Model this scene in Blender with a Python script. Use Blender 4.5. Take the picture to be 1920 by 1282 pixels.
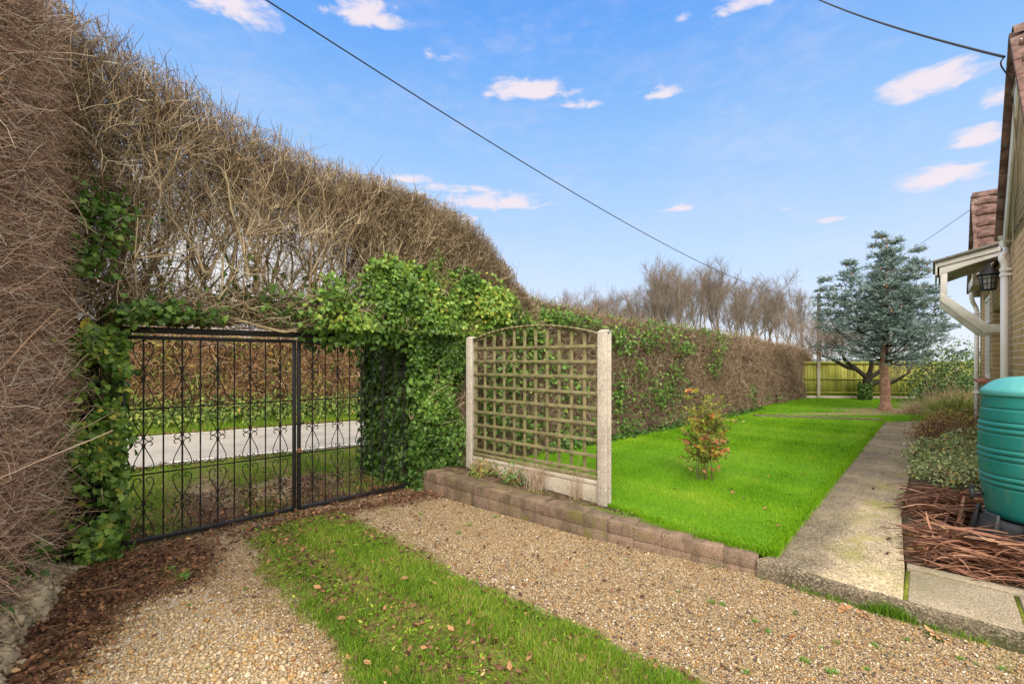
import bpy, math, random
import numpy as np
from mathutils import Vector
R = math.radians
rng = np.random.default_rng(11)
random.seed(5)
scn = bpy.context.scene
for o in list(bpy.data.objects):
    bpy.data.objects.remove(o)
COL = scn.collection

# ------------------------------------------------------------------ camera, world, sun, exposure
EYE = 1.62
F = 853.3
HZ = 675.0
cam_d = bpy.data.cameras.new('camera')
cam = bpy.data.objects.new('camera', cam_d)
COL.objects.link(cam)
cam.location = (0, 0, EYE)
cam.rotation_euler = (R(90), 0, 0)
cam_d.sensor_width = 36
cam_d.lens = 16
cam_d.shift_y = 34 / 1920
cam_d.clip_start = 0.05
cam_d.clip_end = 2000
scn.camera = cam

SUN_EL, SUN_AZ = 44, 182      # azimuth measured clockwise from +Y: the sun stands behind the camera
sd = bpy.data.lights.new('sun', 'SUN')
sun = bpy.data.objects.new('sun', sd)
COL.objects.link(sun)
sd.energy = 1.7
sd.angle = R(40)
sd.color = (1.0, 0.92, 0.82)
_s = Vector((math.sin(R(SUN_AZ)) * math.cos(R(SUN_EL)), math.cos(R(SUN_AZ)) * math.cos(R(SUN_EL)), math.sin(R(SUN_EL))))
sun.rotation_euler = (-_s).to_track_quat('-Z', 'Y').to_euler()

scn.view_settings.view_transform = 'Standard'
scn.view_settings.look = 'None'
scn.view_settings.gamma = 1
scn.view_settings.exposure = 1.3
scn.cycles.max_bounces = 6
scn.cycles.diffuse_bounces = 4
scn.cycles.transparent_max_bounces = 4
scn.cycles.transmission_bounces = 3
scn.cycles.use_denoising = True

w = bpy.data.worlds.new('World')
scn.world = w
w.use_nodes = True


class NT:
    """small helper round a node tree"""
    def __init__(s, tree):
        s.t = tree

    def n(s, typ, **kw):
        nd = s.t.nodes.new(typ)
        for k, v in kw.items():
            if k.startswith('i_'):
                nd.inputs[k[2:].replace('_', ' ')].default_value = v
            else:
                setattr(nd, k, v)
        return nd

    def link(s, a, b):
        s.t.links.new(a, b)

    def val(s, sock, v):
        if isinstance(v, bpy.types.NodeSocket):
            s.link(v, sock)
        else:
            sock.default_value = v

    def math(s, op, a, b=0.0, c=0.0, clamp=False):
        nd = s.t.nodes.new('ShaderNodeMath')
        nd.operation = op
        nd.use_clamp = clamp
        s.val(nd.inputs[0], a); s.val(nd.inputs[1], b); s.val(nd.inputs[2], c)
        return nd.outputs[0]

    def mix(s, f, a, b, typ='MIX'):
        nd = s.t.nodes.new('ShaderNodeMix')
        nd.data_type = 'RGBA'
        nd.blend_type = typ
        s.val(nd.inputs[0], f)
        s.val(nd.inputs[6], c4(a)); s.val(nd.inputs[7], c4(b))
        return nd.outputs[2]

    def ramp(s, f, stops, interp='LINEAR'):
        nd = s.t.nodes.new('ShaderNodeValToRGB')
        cr = nd.color_ramp
        cr.interpolation = interp
        while len(cr.elements) < len(stops):
            cr.elements.new(0.5)
        for e, (p, c) in zip(cr.elements, stops):
            e.position = p
            e.color = c4(c)
        s.val(nd.inputs[0], f)
        return nd.outputs[0]

    def step(s, x, a, b):
        nd = s.t.nodes.new('ShaderNodeMapRange')
        nd.interpolation_type = 'SMOOTHSTEP'
        s.val(nd.inputs[0], x)
        nd.inputs[1].default_value = a; nd.inputs[2].default_value = b
        return nd.outputs[0]

    def noise(s, vec, scale, detail=4, rough=0.55, dist=0.0):
        nd = s.t.nodes.new('ShaderNodeTexNoise')
        if vec is not None:
            s.link(vec, nd.inputs['Vector'])
        nd.inputs['Scale'].default_value = scale
        nd.inputs['Detail'].default_value = detail
        nd.inputs['Roughness'].default_value = rough
        nd.inputs['Distortion'].default_value = dist
        return nd.outputs[0]

    def voro(s, vec, scale, out=0, feature='F1', rnd=1.0):
        nd = s.t.nodes.new('ShaderNodeTexVoronoi')
        nd.feature = feature
        if vec is not None:
            s.link(vec, nd.inputs['Vector'])
        nd.inputs['Scale'].default_value = scale
        nd.inputs['Randomness'].default_value = rnd
        return nd.outputs[out]


def c4(c):
    if isinstance(c, bpy.types.NodeSocket):
        return c
    return (c[0], c[1], c[2], 1.0)


wt = NT(w.node_tree)
w.node_tree.nodes.clear()
sky = wt.n('ShaderNodeTexSky', sky_type='NISHITA', sun_disc=False)
sky.sun_elevation = R(SUN_EL)
sky.sun_rotation = R(SUN_AZ)
sky.air_density = 1.15
sky.dust_density = 0.6
sky.ozone_density = 2.2
hsv = wt.n('ShaderNodeHueSaturation')
wt.link(sky.outputs[0], hsv.inputs['Color'])
hsv.inputs['Saturation'].default_value = 1.12
hsv.inputs['Value'].default_value = 1.5
tc = wt.n('ShaderNodeTexCoord')
sep = wt.n('ShaderNodeSeparateXYZ')
wt.link(tc.outputs['Generated'], sep.inputs[0])
az = wt.math('ARCTAN2', sep.outputs[0], sep.outputs[1])
el = wt.math('ARCSINE', sep.outputs[2])
cmb = wt.n('ShaderNodeCombineXYZ')
wt.link(wt.math('MULTIPLY', az, 1.0), cmb.inputs[0])
wt.link(wt.math('MULTIPLY', el, 2.6), cmb.inputs[1])
nz1 = wt.noise(cmb.outputs[0], 20.0, 7, 0.6, .4)
nz2 = wt.noise(cmb.outputs[0], 3.0, 3, 0.5)
# clouds: azimuth, elevation (radians), half width, half height, density
CLOUDS = []


def cloud(px, py, wpx, hpx, dens):
    u, v = (px - 960) / F, (HZ - py) / F
    a = math.atan(u)
    e = math.atan2(v, math.sqrt(1 + u * u))
    CLOUDS.append((a, e, wpx / F * math.cos(a) ** 2, hpx * .85 / F * math.cos(a), dens))


for c in [(430, 15, 140, 32, .9), (690, 33, 95, 28, 1.0), (990, 173, 100, 22, 1.1), (1095, 198, 55, 14, .7),
          (1236, 177, 52, 14, .9), (1410, 6, 100, 18, .9), (1740, 160, 125, 34, 1.1), (1870, 188, 60, 24, .9),
          (1830, 258, 75, 25, 1.1), (1760, 337, 125, 26, 1.1), (768, 337, 55, 12, .9), (850, 355, 110, 12, .8),
          (930, 382, 130, 22, 1.0), (1275, 393, 42, 10, .9), (1470, 393, 40, 9, .6), (1558, 415, 45, 10, .8),
          (820, 108, 60, 16, .55), (1160, 228, 60, 16, .45), (600, 308, 22, 8, .7), (1018, 472, 26, 8, .6),
          (1280, 33, 30, 12, .6), (860, 410, 60, 12, .8), (1050, 492, 60, 8, .4), (1400, 470, 90, 10, .35)]:
    cloud(*c)
mask = None
for a, e, wa, he, dn in CLOUDS:
    dx = wt.math('MULTIPLY', wt.math('SUBTRACT', az, a), 1 / wa)
    dy = wt.math('MULTIPLY', wt.math('SUBTRACT', el, e), 1 / he)
    # flatter underside
    dy = wt.math('MULTIPLY', dy, wt.math('SUBTRACT', 1.25, wt.math('MULTIPLY', wt.step(dy, -.6, .6), .5)))
    r2 = wt.math('ADD', wt.math('MULTIPLY', dx, dx), wt.math('MULTIPLY', dy, dy))
    g = wt.math('MULTIPLY', wt.math('EXPONENT', wt.math('MULTIPLY', r2, -1.1)), dn)
    mask = g if mask is None else wt.math('MAXIMUM', mask, g)
shape = wt.math('ADD', mask, wt.math('MULTIPLY', wt.math('SUBTRACT', nz1, .5), 1.5))
cl = wt.math('MULTIPLY', wt.step(shape, .38, .95), wt.step(mask, .08, .45))
wisp = wt.math('MULTIPLY', wt.step(wt.math('ADD', wt.math('MULTIPLY', nz2, .6), wt.math('MULTIPLY', nz1, .4)), .42, .8), .28)
cl = wt.math('MAXIMUM', wt.math('MULTIPLY', cl, .95), wisp)
# clear blue ahead, paling towards the horizon
SKYK = 0.115
KX = 1 / (SKYK * 2 ** scn.view_settings.exposure)
grad = wt.ramp(wt.math('MULTIPLY', el, 1 / 1.2), [(0, (.78, .83, .93)), (.07, (.68, .765, .96)), (.165, (.55, .71, .97)), (.36, (.31, .56, .95)), (.52, (.145, .40, .94)), (.7, (.07, .27, .80)), (1, (.05, .2, .7))])
grad = wt.mix(1.0, grad, (KX, KX, KX), 'MULTIPLY')
skyc = wt.mix(.06, grad, hsv.outputs[0])
skyc = wt.mix(cl, skyc, (.92 * KX, .83 * KX, .90 * KX))
# a bank of pale cloud low in the west, behind the tall hedge
bank = wt.math('MULTIPLY', wt.step(wt.math('ADD', az, wt.math('MULTIPLY', nz2, .2)), .02, -.22), wt.step(wt.math('ADD', el, wt.math('MULTIPLY', wt.math('SUBTRACT', nz1, .5), .12)), .40, .26))
skyc = wt.mix(wt.math('MULTIPLY', bank, .9), skyc, (.95 * KX, .92 * KX, .90 * KX))
# unseen bright cloud added overhead, behind house and camera, as warm fill light
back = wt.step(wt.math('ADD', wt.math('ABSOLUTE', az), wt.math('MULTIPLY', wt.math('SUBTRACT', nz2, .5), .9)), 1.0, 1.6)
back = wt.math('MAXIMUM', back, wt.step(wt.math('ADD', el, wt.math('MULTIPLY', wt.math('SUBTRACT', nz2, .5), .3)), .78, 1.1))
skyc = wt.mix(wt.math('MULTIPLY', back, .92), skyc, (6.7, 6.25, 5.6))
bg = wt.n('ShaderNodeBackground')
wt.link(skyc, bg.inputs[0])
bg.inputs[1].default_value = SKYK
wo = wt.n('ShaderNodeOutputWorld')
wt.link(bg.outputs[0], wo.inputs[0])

# ------------------------------------------------------------------ mesh helpers


def nrm(v):
    return v / np.maximum(np.linalg.norm(v, axis=-1, keepdims=True), 1e-9)


class Geo:
    def __init__(s):
        s.v = []; s.f = {}; s.n = 0; s.tone = []

    def add(s, verts, faces, tone=0.5):
        verts = np.asarray(verts, float).reshape(-1, 3)
        for fa in (faces if isinstance(faces, (list, tuple)) and len(faces) and isinstance(faces[0], np.ndarray) else [np.asarray(faces)]):
            if len(fa):
                s.f.setdefault(fa.shape[1], []).append(fa + s.n)
        s.v.append(verts)
        t = np.broadcast_to(np.asarray(tone, float).reshape(-1) if np.ndim(tone) else np.full(len(verts), tone), (len(verts),))
        s.tone.append(np.array(t))
        s.n += len(verts)
        return s

    def build(s, name, m, parent=None, smooth=False, bevel=0, attrs=None):
        V = np.concatenate(s.v) if s.v else np.zeros((0, 3))
        if parent is not None:
            p = parent
            off = np.zeros(3)
            while p is not None:
                off += np.array(p.location); p = p.parent
            V = V - off
        me = bpy.data.meshes.new(name)
        me.vertices.add(len(V))
        me.vertices.foreach_set('co', V.astype(np.float32).ravel())
        idx = []; tot = []
        for k in sorted(s.f):
            fa = np.concatenate(s.f[k])
            idx.append(fa.ravel()); tot.append(np.full(len(fa), k, np.int32))
        idx = np.concatenate(idx).astype(np.int32); tot = np.concatenate(tot)
        start = np.concatenate([[0], np.cumsum(tot)[:-1]]).astype(np.int32)
        me.loops.add(len(idx)); me.loops.foreach_set('vertex_index', idx)
        me.polygons.add(len(tot)); me.polygons.foreach_set('loop_start', start)
        me.polygons.foreach_set('loop_total', tot)
        if smooth:
            me.polygons.foreach_set('use_smooth', np.ones(len(tot), bool))
        at = me.attributes.new('tone', 'FLOAT', 'POINT')
        at.data.foreach_set('value', np.concatenate(s.tone).astype(np.float32))
        for k, a in (attrs or {}).items():
            at = me.attributes.new(k, 'FLOAT', 'POINT')
            at.data.foreach_set('value', np.asarray(a, np.float32))
        me.update(calc_edges=True)
        me.validate()
        me.materials.append(m)
        o = bpy.data.objects.new(name, me)
        COL.objects.link(o)
        if parent is not None:
            o.parent = parent
        if bevel:
            b = o.modifiers.new('bevel', 'BEVEL'); b.width = bevel; b.segments = 2; b.limit_method = 'ANGLE'
        return o

    # shapes
    def box(s, c, hx, hy, hz, ax=(1, 0, 0), ay=(0, 1, 0), az=(0, 0, 1), tone=.5):
        c = np.array(c, float); ax, ay, az = (np.array(a, float) for a in (ax, ay, az))
        v = [c + i * hx * ax + j * hy * ay + k * hz * az for k in (-1, 1) for j in (-1, 1) for i in (-1, 1)]
        f = np.array([[0, 2, 3, 1], [4, 5, 7, 6], [0, 1, 5, 4], [2, 6, 7, 3], [0, 4, 6, 2], [1, 3, 7, 5]])
        return s.add(v, f, tone)

    def bar(s, p0, p1, wd, th, up=(0, 0, 1), tone=.5):
        """rectangular bar from p0 to p1, wd along up, th across"""
        p0, p1, up = np.array(p0, float), np.array(p1, float), np.array(up, float)
        L = np.linalg.norm(p1 - p0); ax = (p1 - p0) / L
        ay = nrm(np.cross(up, ax)); az2 = np.cross(ax, ay)
        return s.box((p0 + p1) / 2, L / 2, th / 2, wd / 2, ax, ay, az2, tone)

    def prism(s, poly, z0, z1, tone=.5):
        """horizontal polygon (counter-clockwise) from z0 to z1 (z may be lists)"""
        n = len(poly)
        z0 = np.broadcast_to(z0, (n,)); z1 = np.broadcast_to(z1, (n,))
        b = [(p[0], p[1], z) for p, z in zip(poly, z0)]; t = [(p[0], p[1], z) for p, z in zip(poly, z1)]
        s.add(b + t, [np.array([list(range(n))[::-1]]), np.array([[i + n for i in range(n)]]),
                      np.array([[i, (i + 1) % n, (i + 1) % n + n, i + n] for i in range(n)])], tone)
        return s

    def extr(s, pts, off, tone=.5):
        """planar polygon pts (3d) swept by vector off"""
        n = len(pts); pts = np.array(pts, float)
        s.add(np.concatenate([pts, pts + np.array(off)]), [np.array([list(range(n))[::-1]]), np.array([[i + n for i in range(n)]]),
              np.array([[i, (i + 1) % n, (i + 1) % n + n, i + n] for i in range(n)])], tone)
        return s

    def lathe(s, c, prof, n=32, ax=(1, 0, 0), ay=(0, 1, 0), tone=.5, sx=1, sy=1):
        c = np.array(c, float); ax = np.array(ax, float); ay = np.array(ay, float)
        az_ = np.cross(ax, ay)
        th = np.linspace(0, 2 * math.pi, n, endpoint=False)
        V = np.array([[c + r * (sx * math.cos(t) * ax + sy * math.sin(t) * ay) + z * az_ for t in th] for r, z in prof]).reshape(-1, 3)
        m = len(prof)
        f = [[i * n + j, i * n + (j + 1) % n, (i + 1) * n + (j + 1) % n, (i + 1) * n + j] for i in range(m - 1) for j in range(n)]
        return s.add(V, np.array(f), tone)

    def tubes(s, P, Rr, k=3, tone=.5, caps=False):
        P = np.asarray(P, float)
        if P.ndim == 2:
            P = P[None]
        N, S, _ = P.shape
        Rr = np.broadcast_to(Rr, (N, S))
        T = nrm(np.gradient(P, axis=1) + 1e-9)
        ref = nrm(rng.normal(size=(N, 1, 3))) if N > 4 else np.array([[[.13, .21, .97]]]) * np.ones((N, 1, 1))
        if N <= 4:
            bad = np.abs((T * ref).sum(-1)).max(axis=1) > .95
            ref[bad] = np.array([[.95, .3, .05]])
        A = nrm(np.cross(T, np.broadcast_to(ref, T.shape))); B = np.cross(T, A)
        th = np.arange(k) / k * 2 * math.pi
        V = P[:, :, None] + Rr[:, :, None, None] * (np.cos(th)[None, None, :, None] * A[:, :, None] + np.sin(th)[None, None, :, None] * B[:, :, None])
        base = (np.arange(N) * S * k)[:, None, None] + (np.arange(S - 1) * k)[None, :, None] + np.arange(k)[None, None, :]
        nxt = (np.arange(N) * S * k)[:, None, None] + (np.arange(S - 1) * k)[None, :, None] + ((np.arange(k) + 1) % k)[None, None, :]
        f = np.stack([base, nxt, nxt + k, base + k], -1).reshape(-1, 4)
        fl = [f]
        if caps:
            fl += [np.array([[i * S * k + j for j in range(k)][::-1] for i in range(N)]), np.array([[i * S * k + (S - 1) * k + j for j in range(k)] for i in range(N)])]
        tn = tone if np.ndim(tone) == 0 else np.repeat(np.asarray(tone), S * k)
        return s.add(V.reshape(-1, 3), fl, tn)

    def stamps(s, tmpl, tris, C, D, Nn, size, tone):
        """copies of a little template: template x along D, y across, z along the normal"""
        tmpl = np.array(tmpl, float); tris = np.array(tris)
        C = np.asarray(C); N = len(C)
        D = nrm(D); Sd = nrm(np.cross(Nn, D)); N2 = np.cross(D, Sd)
        size = np.broadcast_to(size, (N,))
        V = C[:, None] + size[:, None, None] * (tmpl[None, :, 0:1] * D[:, None] + tmpl[None, :, 1:2] * Sd[:, None] + tmpl[None, :, 2:3] * N2[:, None])
        k = len(tmpl)
        f = (np.arange(N)[:, None, None] * k + tris[None]).reshape(-1, tris.shape[1])
        return s.add(V.reshape(-1, 3), f, np.repeat(np.broadcast_to(tone, (N,)), k))


def fan(outline, cz=.05, cx=.45):
    t = [(cx, 0, cz)] + [(a, b, c) for a, b, c in outline]
    n = len(outline)
    return t, [(0, 1 + i, 1 + (i + 1) % n) for i in range(n)]


IVY = fan([(0, 0, 0), (-.06, .26, -.03), (.10, .46, -.07), (.36, .30, 0), (.56, .40, -.05), (.70, .18, 0), (1, 0, -.10),
           (.70, -.18, 0), (.56, -.40, -.05), (.36, -.30, 0), (.10, -.46, -.07), (-.06, -.26, -.03)])
OVAL = ([(0, 0, 0), (.35, .24, .05), (.72, .18, .03), (1, 0, -.08), (.72, -.18, .03), (.35, -.24, .05), (.5, 0, -.02)],
        [(0, 6, 1), (1, 6, 2), (2, 6, 3), (3, 6, 4), (4, 6, 5), (5, 6, 0)])
DRY = ([(0, 0, 0), (.3, .26, .16), (.7, .22, .05), (1, .03, .2), (.72, -.16, .18), (.35, -.27, .02), (.5, 0, -.03)],
       [(0, 6, 1), (1, 6, 2), (2, 6, 3), (3, 6, 4), (4, 6, 5), (5, 6, 0)])
PEB = ([(1, 0, 0), (.3, .85, .05), (-.75, .55, 0), (-.8, -.5, 0), (.25, -.9, -.05), (.05, .05, .6), (0, 0, -.5)],
       [(0, 1, 5), (1, 2, 5), (2, 3, 5), (3, 4, 5), (4, 0, 5), (1, 0, 6), (2, 1, 6), (3, 2, 6), (4, 3, 6), (0, 4, 6)])


def rand_dir(n, up=0.0):
    v = rng.normal(size=(n, 3)); v[:, 2] += up
    return nrm(v)


def blades(g, P, h, wd, lean=.5, tone=.5, seg=1):
    n = len(P)
    a = rng.uniform(0, 2 * math.pi, n)
    sdv = np.stack([np.cos(a), np.sin(a), np.zeros(n)], 1)
    b = rng.uniform(0, 2 * math.pi, n)
    ln = (lean * rng.uniform(.1, 1, n) * h)
    ld = np.stack([np.cos(b), np.sin(b), np.zeros(n)], 1)
    h = np.broadcast_to(h, (n,)); wd = np.broadcast_to(wd, (n,))
    tip = P + ld * ln[:, None] + np.array([0, 0, 1]) * h[:, None]
    l = P - sdv * wd[:, None] / 2; r = P + sdv * wd[:, None] / 2
    if seg == 1:
        V = np.stack([l, r, tip], 1).reshape(-1, 3)
        g.add(V, np.arange(3 * n).reshape(-1, 3), np.repeat(np.broadcast_to(tone, (n,)), 3))
    else:
        m = P + ld * ln[:, None] * .3 + np.array([0, 0, 1]) * h[:, None] * .6
        V = np.stack([l, r, m + sdv * wd[:, None] * .35, m - sdv * wd[:, None] * .35, tip], 1).reshape(-1, 3)
        i = np.arange(n)[:, None] * 5
        g.add(V, [i + np.array([[0, 1, 2, 3]]), i + np.array([[3, 2, 4]])], np.repeat(np.broadcast_to(tone, (n,)), 5))
    return g


def grow(st, d, L, S, wob=.25, up=0.0):
    n = len(st)
    P = np.zeros((n, S, 3)); P[:, 0] = st
    d = nrm(d); step = (np.broadcast_to(L, (n,)) / (S - 1))[:, None]
    for i in range(1, S):
        d = d + rng.normal(size=(n, 3)) * wob
        d[:, 2] += up
        d = nrm(d)
        P[:, i] = P[:, i - 1] + d * step
    return P


def kids(P, npar, t0, ang, t1=1.0):
    """npar children per polyline: start points and directions"""
    N, S, _ = P.shape
    i = np.repeat(np.arange(N), npar); n = len(i)
    t = rng.uniform(t0, t1, n) * (S - 1); k = np.minimum(t.astype(int), S - 2); f = (t - k)[:, None]
    a, b = P[i, k], P[i, k + 1]
    st = a * (1 - f) + b * f
    tan = nrm(b - a + 1e-9)
    pr = nrm(np.cross(tan, rng.normal(size=(n, 3))))
    an = rng.normal(ang, .2, n)[:, None]
    return st, nrm(tan * np.cos(an) + pr * np.sin(an)), i, t / (S - 1)


def clip_inside(P, inside):
    ok = np.logical_and.accumulate(inside(P), axis=1)
    keep = ok[:, 1]
    P, ok = P[keep], ok[keep]
    last = ok.sum(1) - 1
    S = P.shape[1]
    idx = np.minimum(np.arange(S)[None], last[:, None])
    Q = np.take_along_axis(P, idx[:, :, None], 1)
    # spread the cut part so that no segment is degenerate
    return Q + (np.arange(S)[None] > last[:, None])[:, :, None] * 1e-4 * np.arange(S)[None, :, None]


def taper(n, S, r0, r1):
    return np.linspace(1, 0, S)[None] * (np.broadcast_to(r0, (n,))[:, None] - r1) + r1


def G(px, py, z=0.0):
    """where the sight line through a photo pixel meets level z: used to read the plan off the photograph"""
    Y = F * (EYE - z) / (py - HZ)
    return np.array([(px - 960) / F * Y, Y])


def GP(pts, z=0.0):
    return np.array([G(a, b, z) for a, b in pts])


def in_poly(P, poly):
    x, y = P[..., 0], P[..., 1]
    c = np.zeros(x.shape, bool); n = len(poly)
    for i in range(n):
        x0, y0 = poly[i]; x1, y1 = poly[(i + 1) % n]
        if y0 == y1:
            continue
        c ^= ((y0 > y) != (y1 > y)) & (x < (x1 - x0) * (y - y0) / (y1 - y0) + x0)
    return c


def poly_sd(P, poly):
    """signed distance, positive inside"""
    P = np.asarray(P)[..., :2]
    d = np.full(P.shape[:-1], 1e9); n = len(poly)
    for i in range(n):
        a, b = np.array(poly[i]), np.array(poly[(i + 1) % n])
        ab = b - a
        t = np.clip(((P - a) @ ab) / max(ab @ ab, 1e-9), 0, 1)
        d = np.minimum(d, np.linalg.norm(P - (a + t[..., None] * ab), axis=-1))
    return np.where(in_poly(P, poly), d, -d)


def scatter(poly, n):
    poly = np.array(poly)
    lo, hi = poly.min(0), poly.max(0)
    out = []; got = 0
    while got < n:
        q = rng.uniform(lo, hi, (max(n, 1000), 2)); q = q[in_poly(q, poly)]
        out.append(q); got += len(q)
    return np.concatenate(out)[:n]


def wave(x, y, s=1.0, k=0):
    x = np.asarray(x) * s; y = np.asarray(y) * s
    return (np.sin(1.7 * x + 2.1 * y + 1 + k) + np.sin(3.1 * x - 2.3 * y + 2 * k) * .7 + np.sin(5.3 * x + 4.1 * y + 3 * k) * .5 + np.sin(-7.7 * x + 9.1 * y + k) * .35) / 2.55


def tag(o, label=None, cat=None, group=None, kind=None):
    if label: o['label'] = label
    if cat: o['category'] = cat
    if group: o['group'] = group
    if kind: o['kind'] = kind
    return o


def thing(name, label, cat, loc=(0, 0, 0), group=None):
    o = bpy.data.objects.new(name, None)
    o.empty_display_size = .1
    COL.objects.link(o)
    o.location = loc
    return tag(o, label, cat, group)


def dup(root, loc, rotz=0, scale=1.0, label=None, group=None):
    r = root.copy(); COL.objects.link(r)
    r.location = loc; r.rotation_euler = (0, 0, rotz)
    r.scale = (scale,) * 3 if np.ndim(scale) == 0 else scale
    if label: r['label'] = label
    if group: r['group'] = group
    for ch in list(root.children):
        c = ch.copy(); COL.objects.link(c); c.parent = r
        for g in ch.children:
            d = g.copy(); COL.objects.link(d); d.parent = c
    return r


# ------------------------------------------------------------------ materials


def new_mat(name):
    m = bpy.data.materials.new(name); m.use_nodes = True
    t = NT(m.node_tree)
    b = m.node_tree.nodes['Principled BSDF']
    return m, t, b


def pos(t):
    return t.n('ShaderNodeNewGeometry').outputs['Position']


def bump(t, b, h, strength=.4, dist=.01):
    bp = t.n('ShaderNodeBump'); bp.inputs['Strength'].default_value = strength; bp.inputs['Distance'].default_value = dist
    t.link(h, bp.inputs['Height']); t.link(bp.outputs[0], b.inputs['Normal'])


def plain(name, col, rough=.6, metal=0.0, var=.2, scale=8, bmp=.2, bscale=60, stain=None, sscale=2.5, spec=.4):
    m, t, b = new_mat(name)
    p = pos(t)
    n = t.noise(p, scale, 5)
    col = np.array(col)
    c = t.mix(t.step(n, .3, .7), tuple(col * (1 - var)), tuple(np.minimum(col * (1 + var), 1)))
    if stain is not None:
        c = t.mix(t.math('MULTIPLY', t.step(t.noise(p, sscale, 6, .65), .48, .68), stain[1]), c, stain[0])
    t.link(c, b.inputs['Base Color'])
    b.inputs['Roughness'].default_value = rough
    b.inputs['Metallic'].default_value = metal
    b.inputs['Specular IOR Level'].default_value = spec
    if bmp:
        bump(t, b, t.noise(p, bscale, 4, .6), bmp, .006)
    return m


def leafy(name, stops, rough=.5, trans=.3, spec=.35):
    m, t, b = new_mat(name)
    a = t.n('ShaderNodeAttribute'); a.attribute_name = 'tone'
    c = t.ramp(a.outputs['Fac'], stops)
    t.link(c, b.inputs['Base Color'])
    b.inputs['Roughness'].default_value = rough
    b.inputs['Specular IOR Level'].default_value = spec
    if trans:
        tr = t.n('ShaderNodeBsdfTranslucent'); t.link(c, tr.inputs[0])
        mx = t.n('ShaderNodeMixShader'); mx.inputs[0].default_value = trans
        t.link(b.outputs[0], mx.inputs[1]); t.link(tr.outputs[0], mx.inputs[2])
        t.link(mx.outputs[0], t.t.nodes['Material Output'].inputs[0])
    return m


M = {}
M['iron'] = plain('black painted iron', (.010, .010, .011), .5, 0, .3, 30, .25, 150, ((.09, .035, .018), .3), 9, .35)
M['ivy'] = leafy('ivy leaves', [(0, (.025, .055, .014)), (.4, (.085, .18, .03)), (.7, (.19, .34, .055)), (.92, (.36, .48, .09)), (1, (.60, .54, .09))], .42, .28, .35)
M['grass'] = leafy('grass blades', [(0, (.045, .085, .01)), (.35, (.115, .26, .016)), (.7, (.245, .41, .028)), (.88, (.48, .50, .08)), (1, (.56, .45, .19))], .6, .3, .2)
M['lawnblade'] = leafy('mown lawn blades', [(0, (.075, .20, .008)), (.4, (.165, .37, .012)), (.75, (.28, .50, .022)), (1, (.50, .56, .06))], .7, .3, .06)
M['twig'] = leafy('hedge twigs', [(0, (.06, .035, .025)), (.3, (.22, .145, .095)), (.6, (.41, .295, .195)), (.85, (.60, .47, .33)), (1, (.74, .65, .49))], .75, 0, .2)
M['twigolive'] = leafy('lichened branches', [(0, (.05, .03, .024)), (.3, (.20, .135, .085)), (.6, (.40, .305, .185)), (.85, (.60, .49, .32)), (1, (.74, .65, .47))], .75, 0, .2)
M['twigred'] = leafy('russet twigs', [(0, (.06, .033, .025)), (.3, (.29, .17, .12)), (.6, (.54, .365, .265)), (.85, (.74, .57, .45)), (1, (.86, .76, .62))], .7, 0, .25)
M['bramble'] = leafy('roadside stems', [(0, (.12, .065, .04)), (.4, (.36, .20, .10)), (.75, (.54, .36, .19)), (1, (.68, .54, .33))], .8, 0, .2)
M['autumn'] = leafy('autumn foliage', [(0, (.05, .10, .025)), (.35, (.17, .26, .05)), (.6, (.36, .40, .09)), (.75, (.46, .25, .08)), (.88, (.58, .30, .06)), (1, (.80, .56, .07))], .6, .3, .25)
M['dry'] = leafy('dead leaves', [(0, (.05, .026, .018)), (.4, (.15, .075, .042)), (.7, (.29, .15, .08)), (.9, (.46, .25, .12)), (1, (.66, .40, .19))], .7, .1, .2)
M['oak'] = leafy('fallen oak leaf', [(0, (.30, .13, .05)), (1, (.62, .36, .18))], .65, .15, .25)
M['pebble'] = leafy('gravel pebbles', [(0, (.03, .026, .024)), (.20, (.13, .108, .095)), (.32, (.29, .15, .06)), (.45, (.44, .27, .10)), (.6, (.35, .275, .17)), (.8, (.53, .405, .24)), (.92, (.63, .53, .40)), (1, (.80, .76, .68))], .6, 0, .3)
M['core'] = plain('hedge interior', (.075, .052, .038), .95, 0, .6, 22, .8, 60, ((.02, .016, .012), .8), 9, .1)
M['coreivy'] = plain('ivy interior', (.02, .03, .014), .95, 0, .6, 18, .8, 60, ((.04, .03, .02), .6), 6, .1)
M['bark'] = plain('grey bark', (.16, .125, .095), .9, 0, .4, 14, .7, 50, ((.2, .2, .1), .35), 5, .1)
M['barkred'] = plain('spruce bark', (.36, .215, .15), .9, 0, .35, 12, .8, 40, None, 4, .1)
M['barkdark'] = plain('dark bark', (.035, .028, .022), .9, 0, .5, 14, .7, 50, ((.04, .06, .02), .5), 5, .1)
M['spruce'] = leafy('blue spruce needles', [(0, (.02, .05, .034)), (.4, (.095, .165, .135)), (.72, (.34, .45, .42)), (.93, (.72, .80, .77)), (1, (.62, .33, .16))], .6, .15, .2)
M['conc_post'] = None


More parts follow.
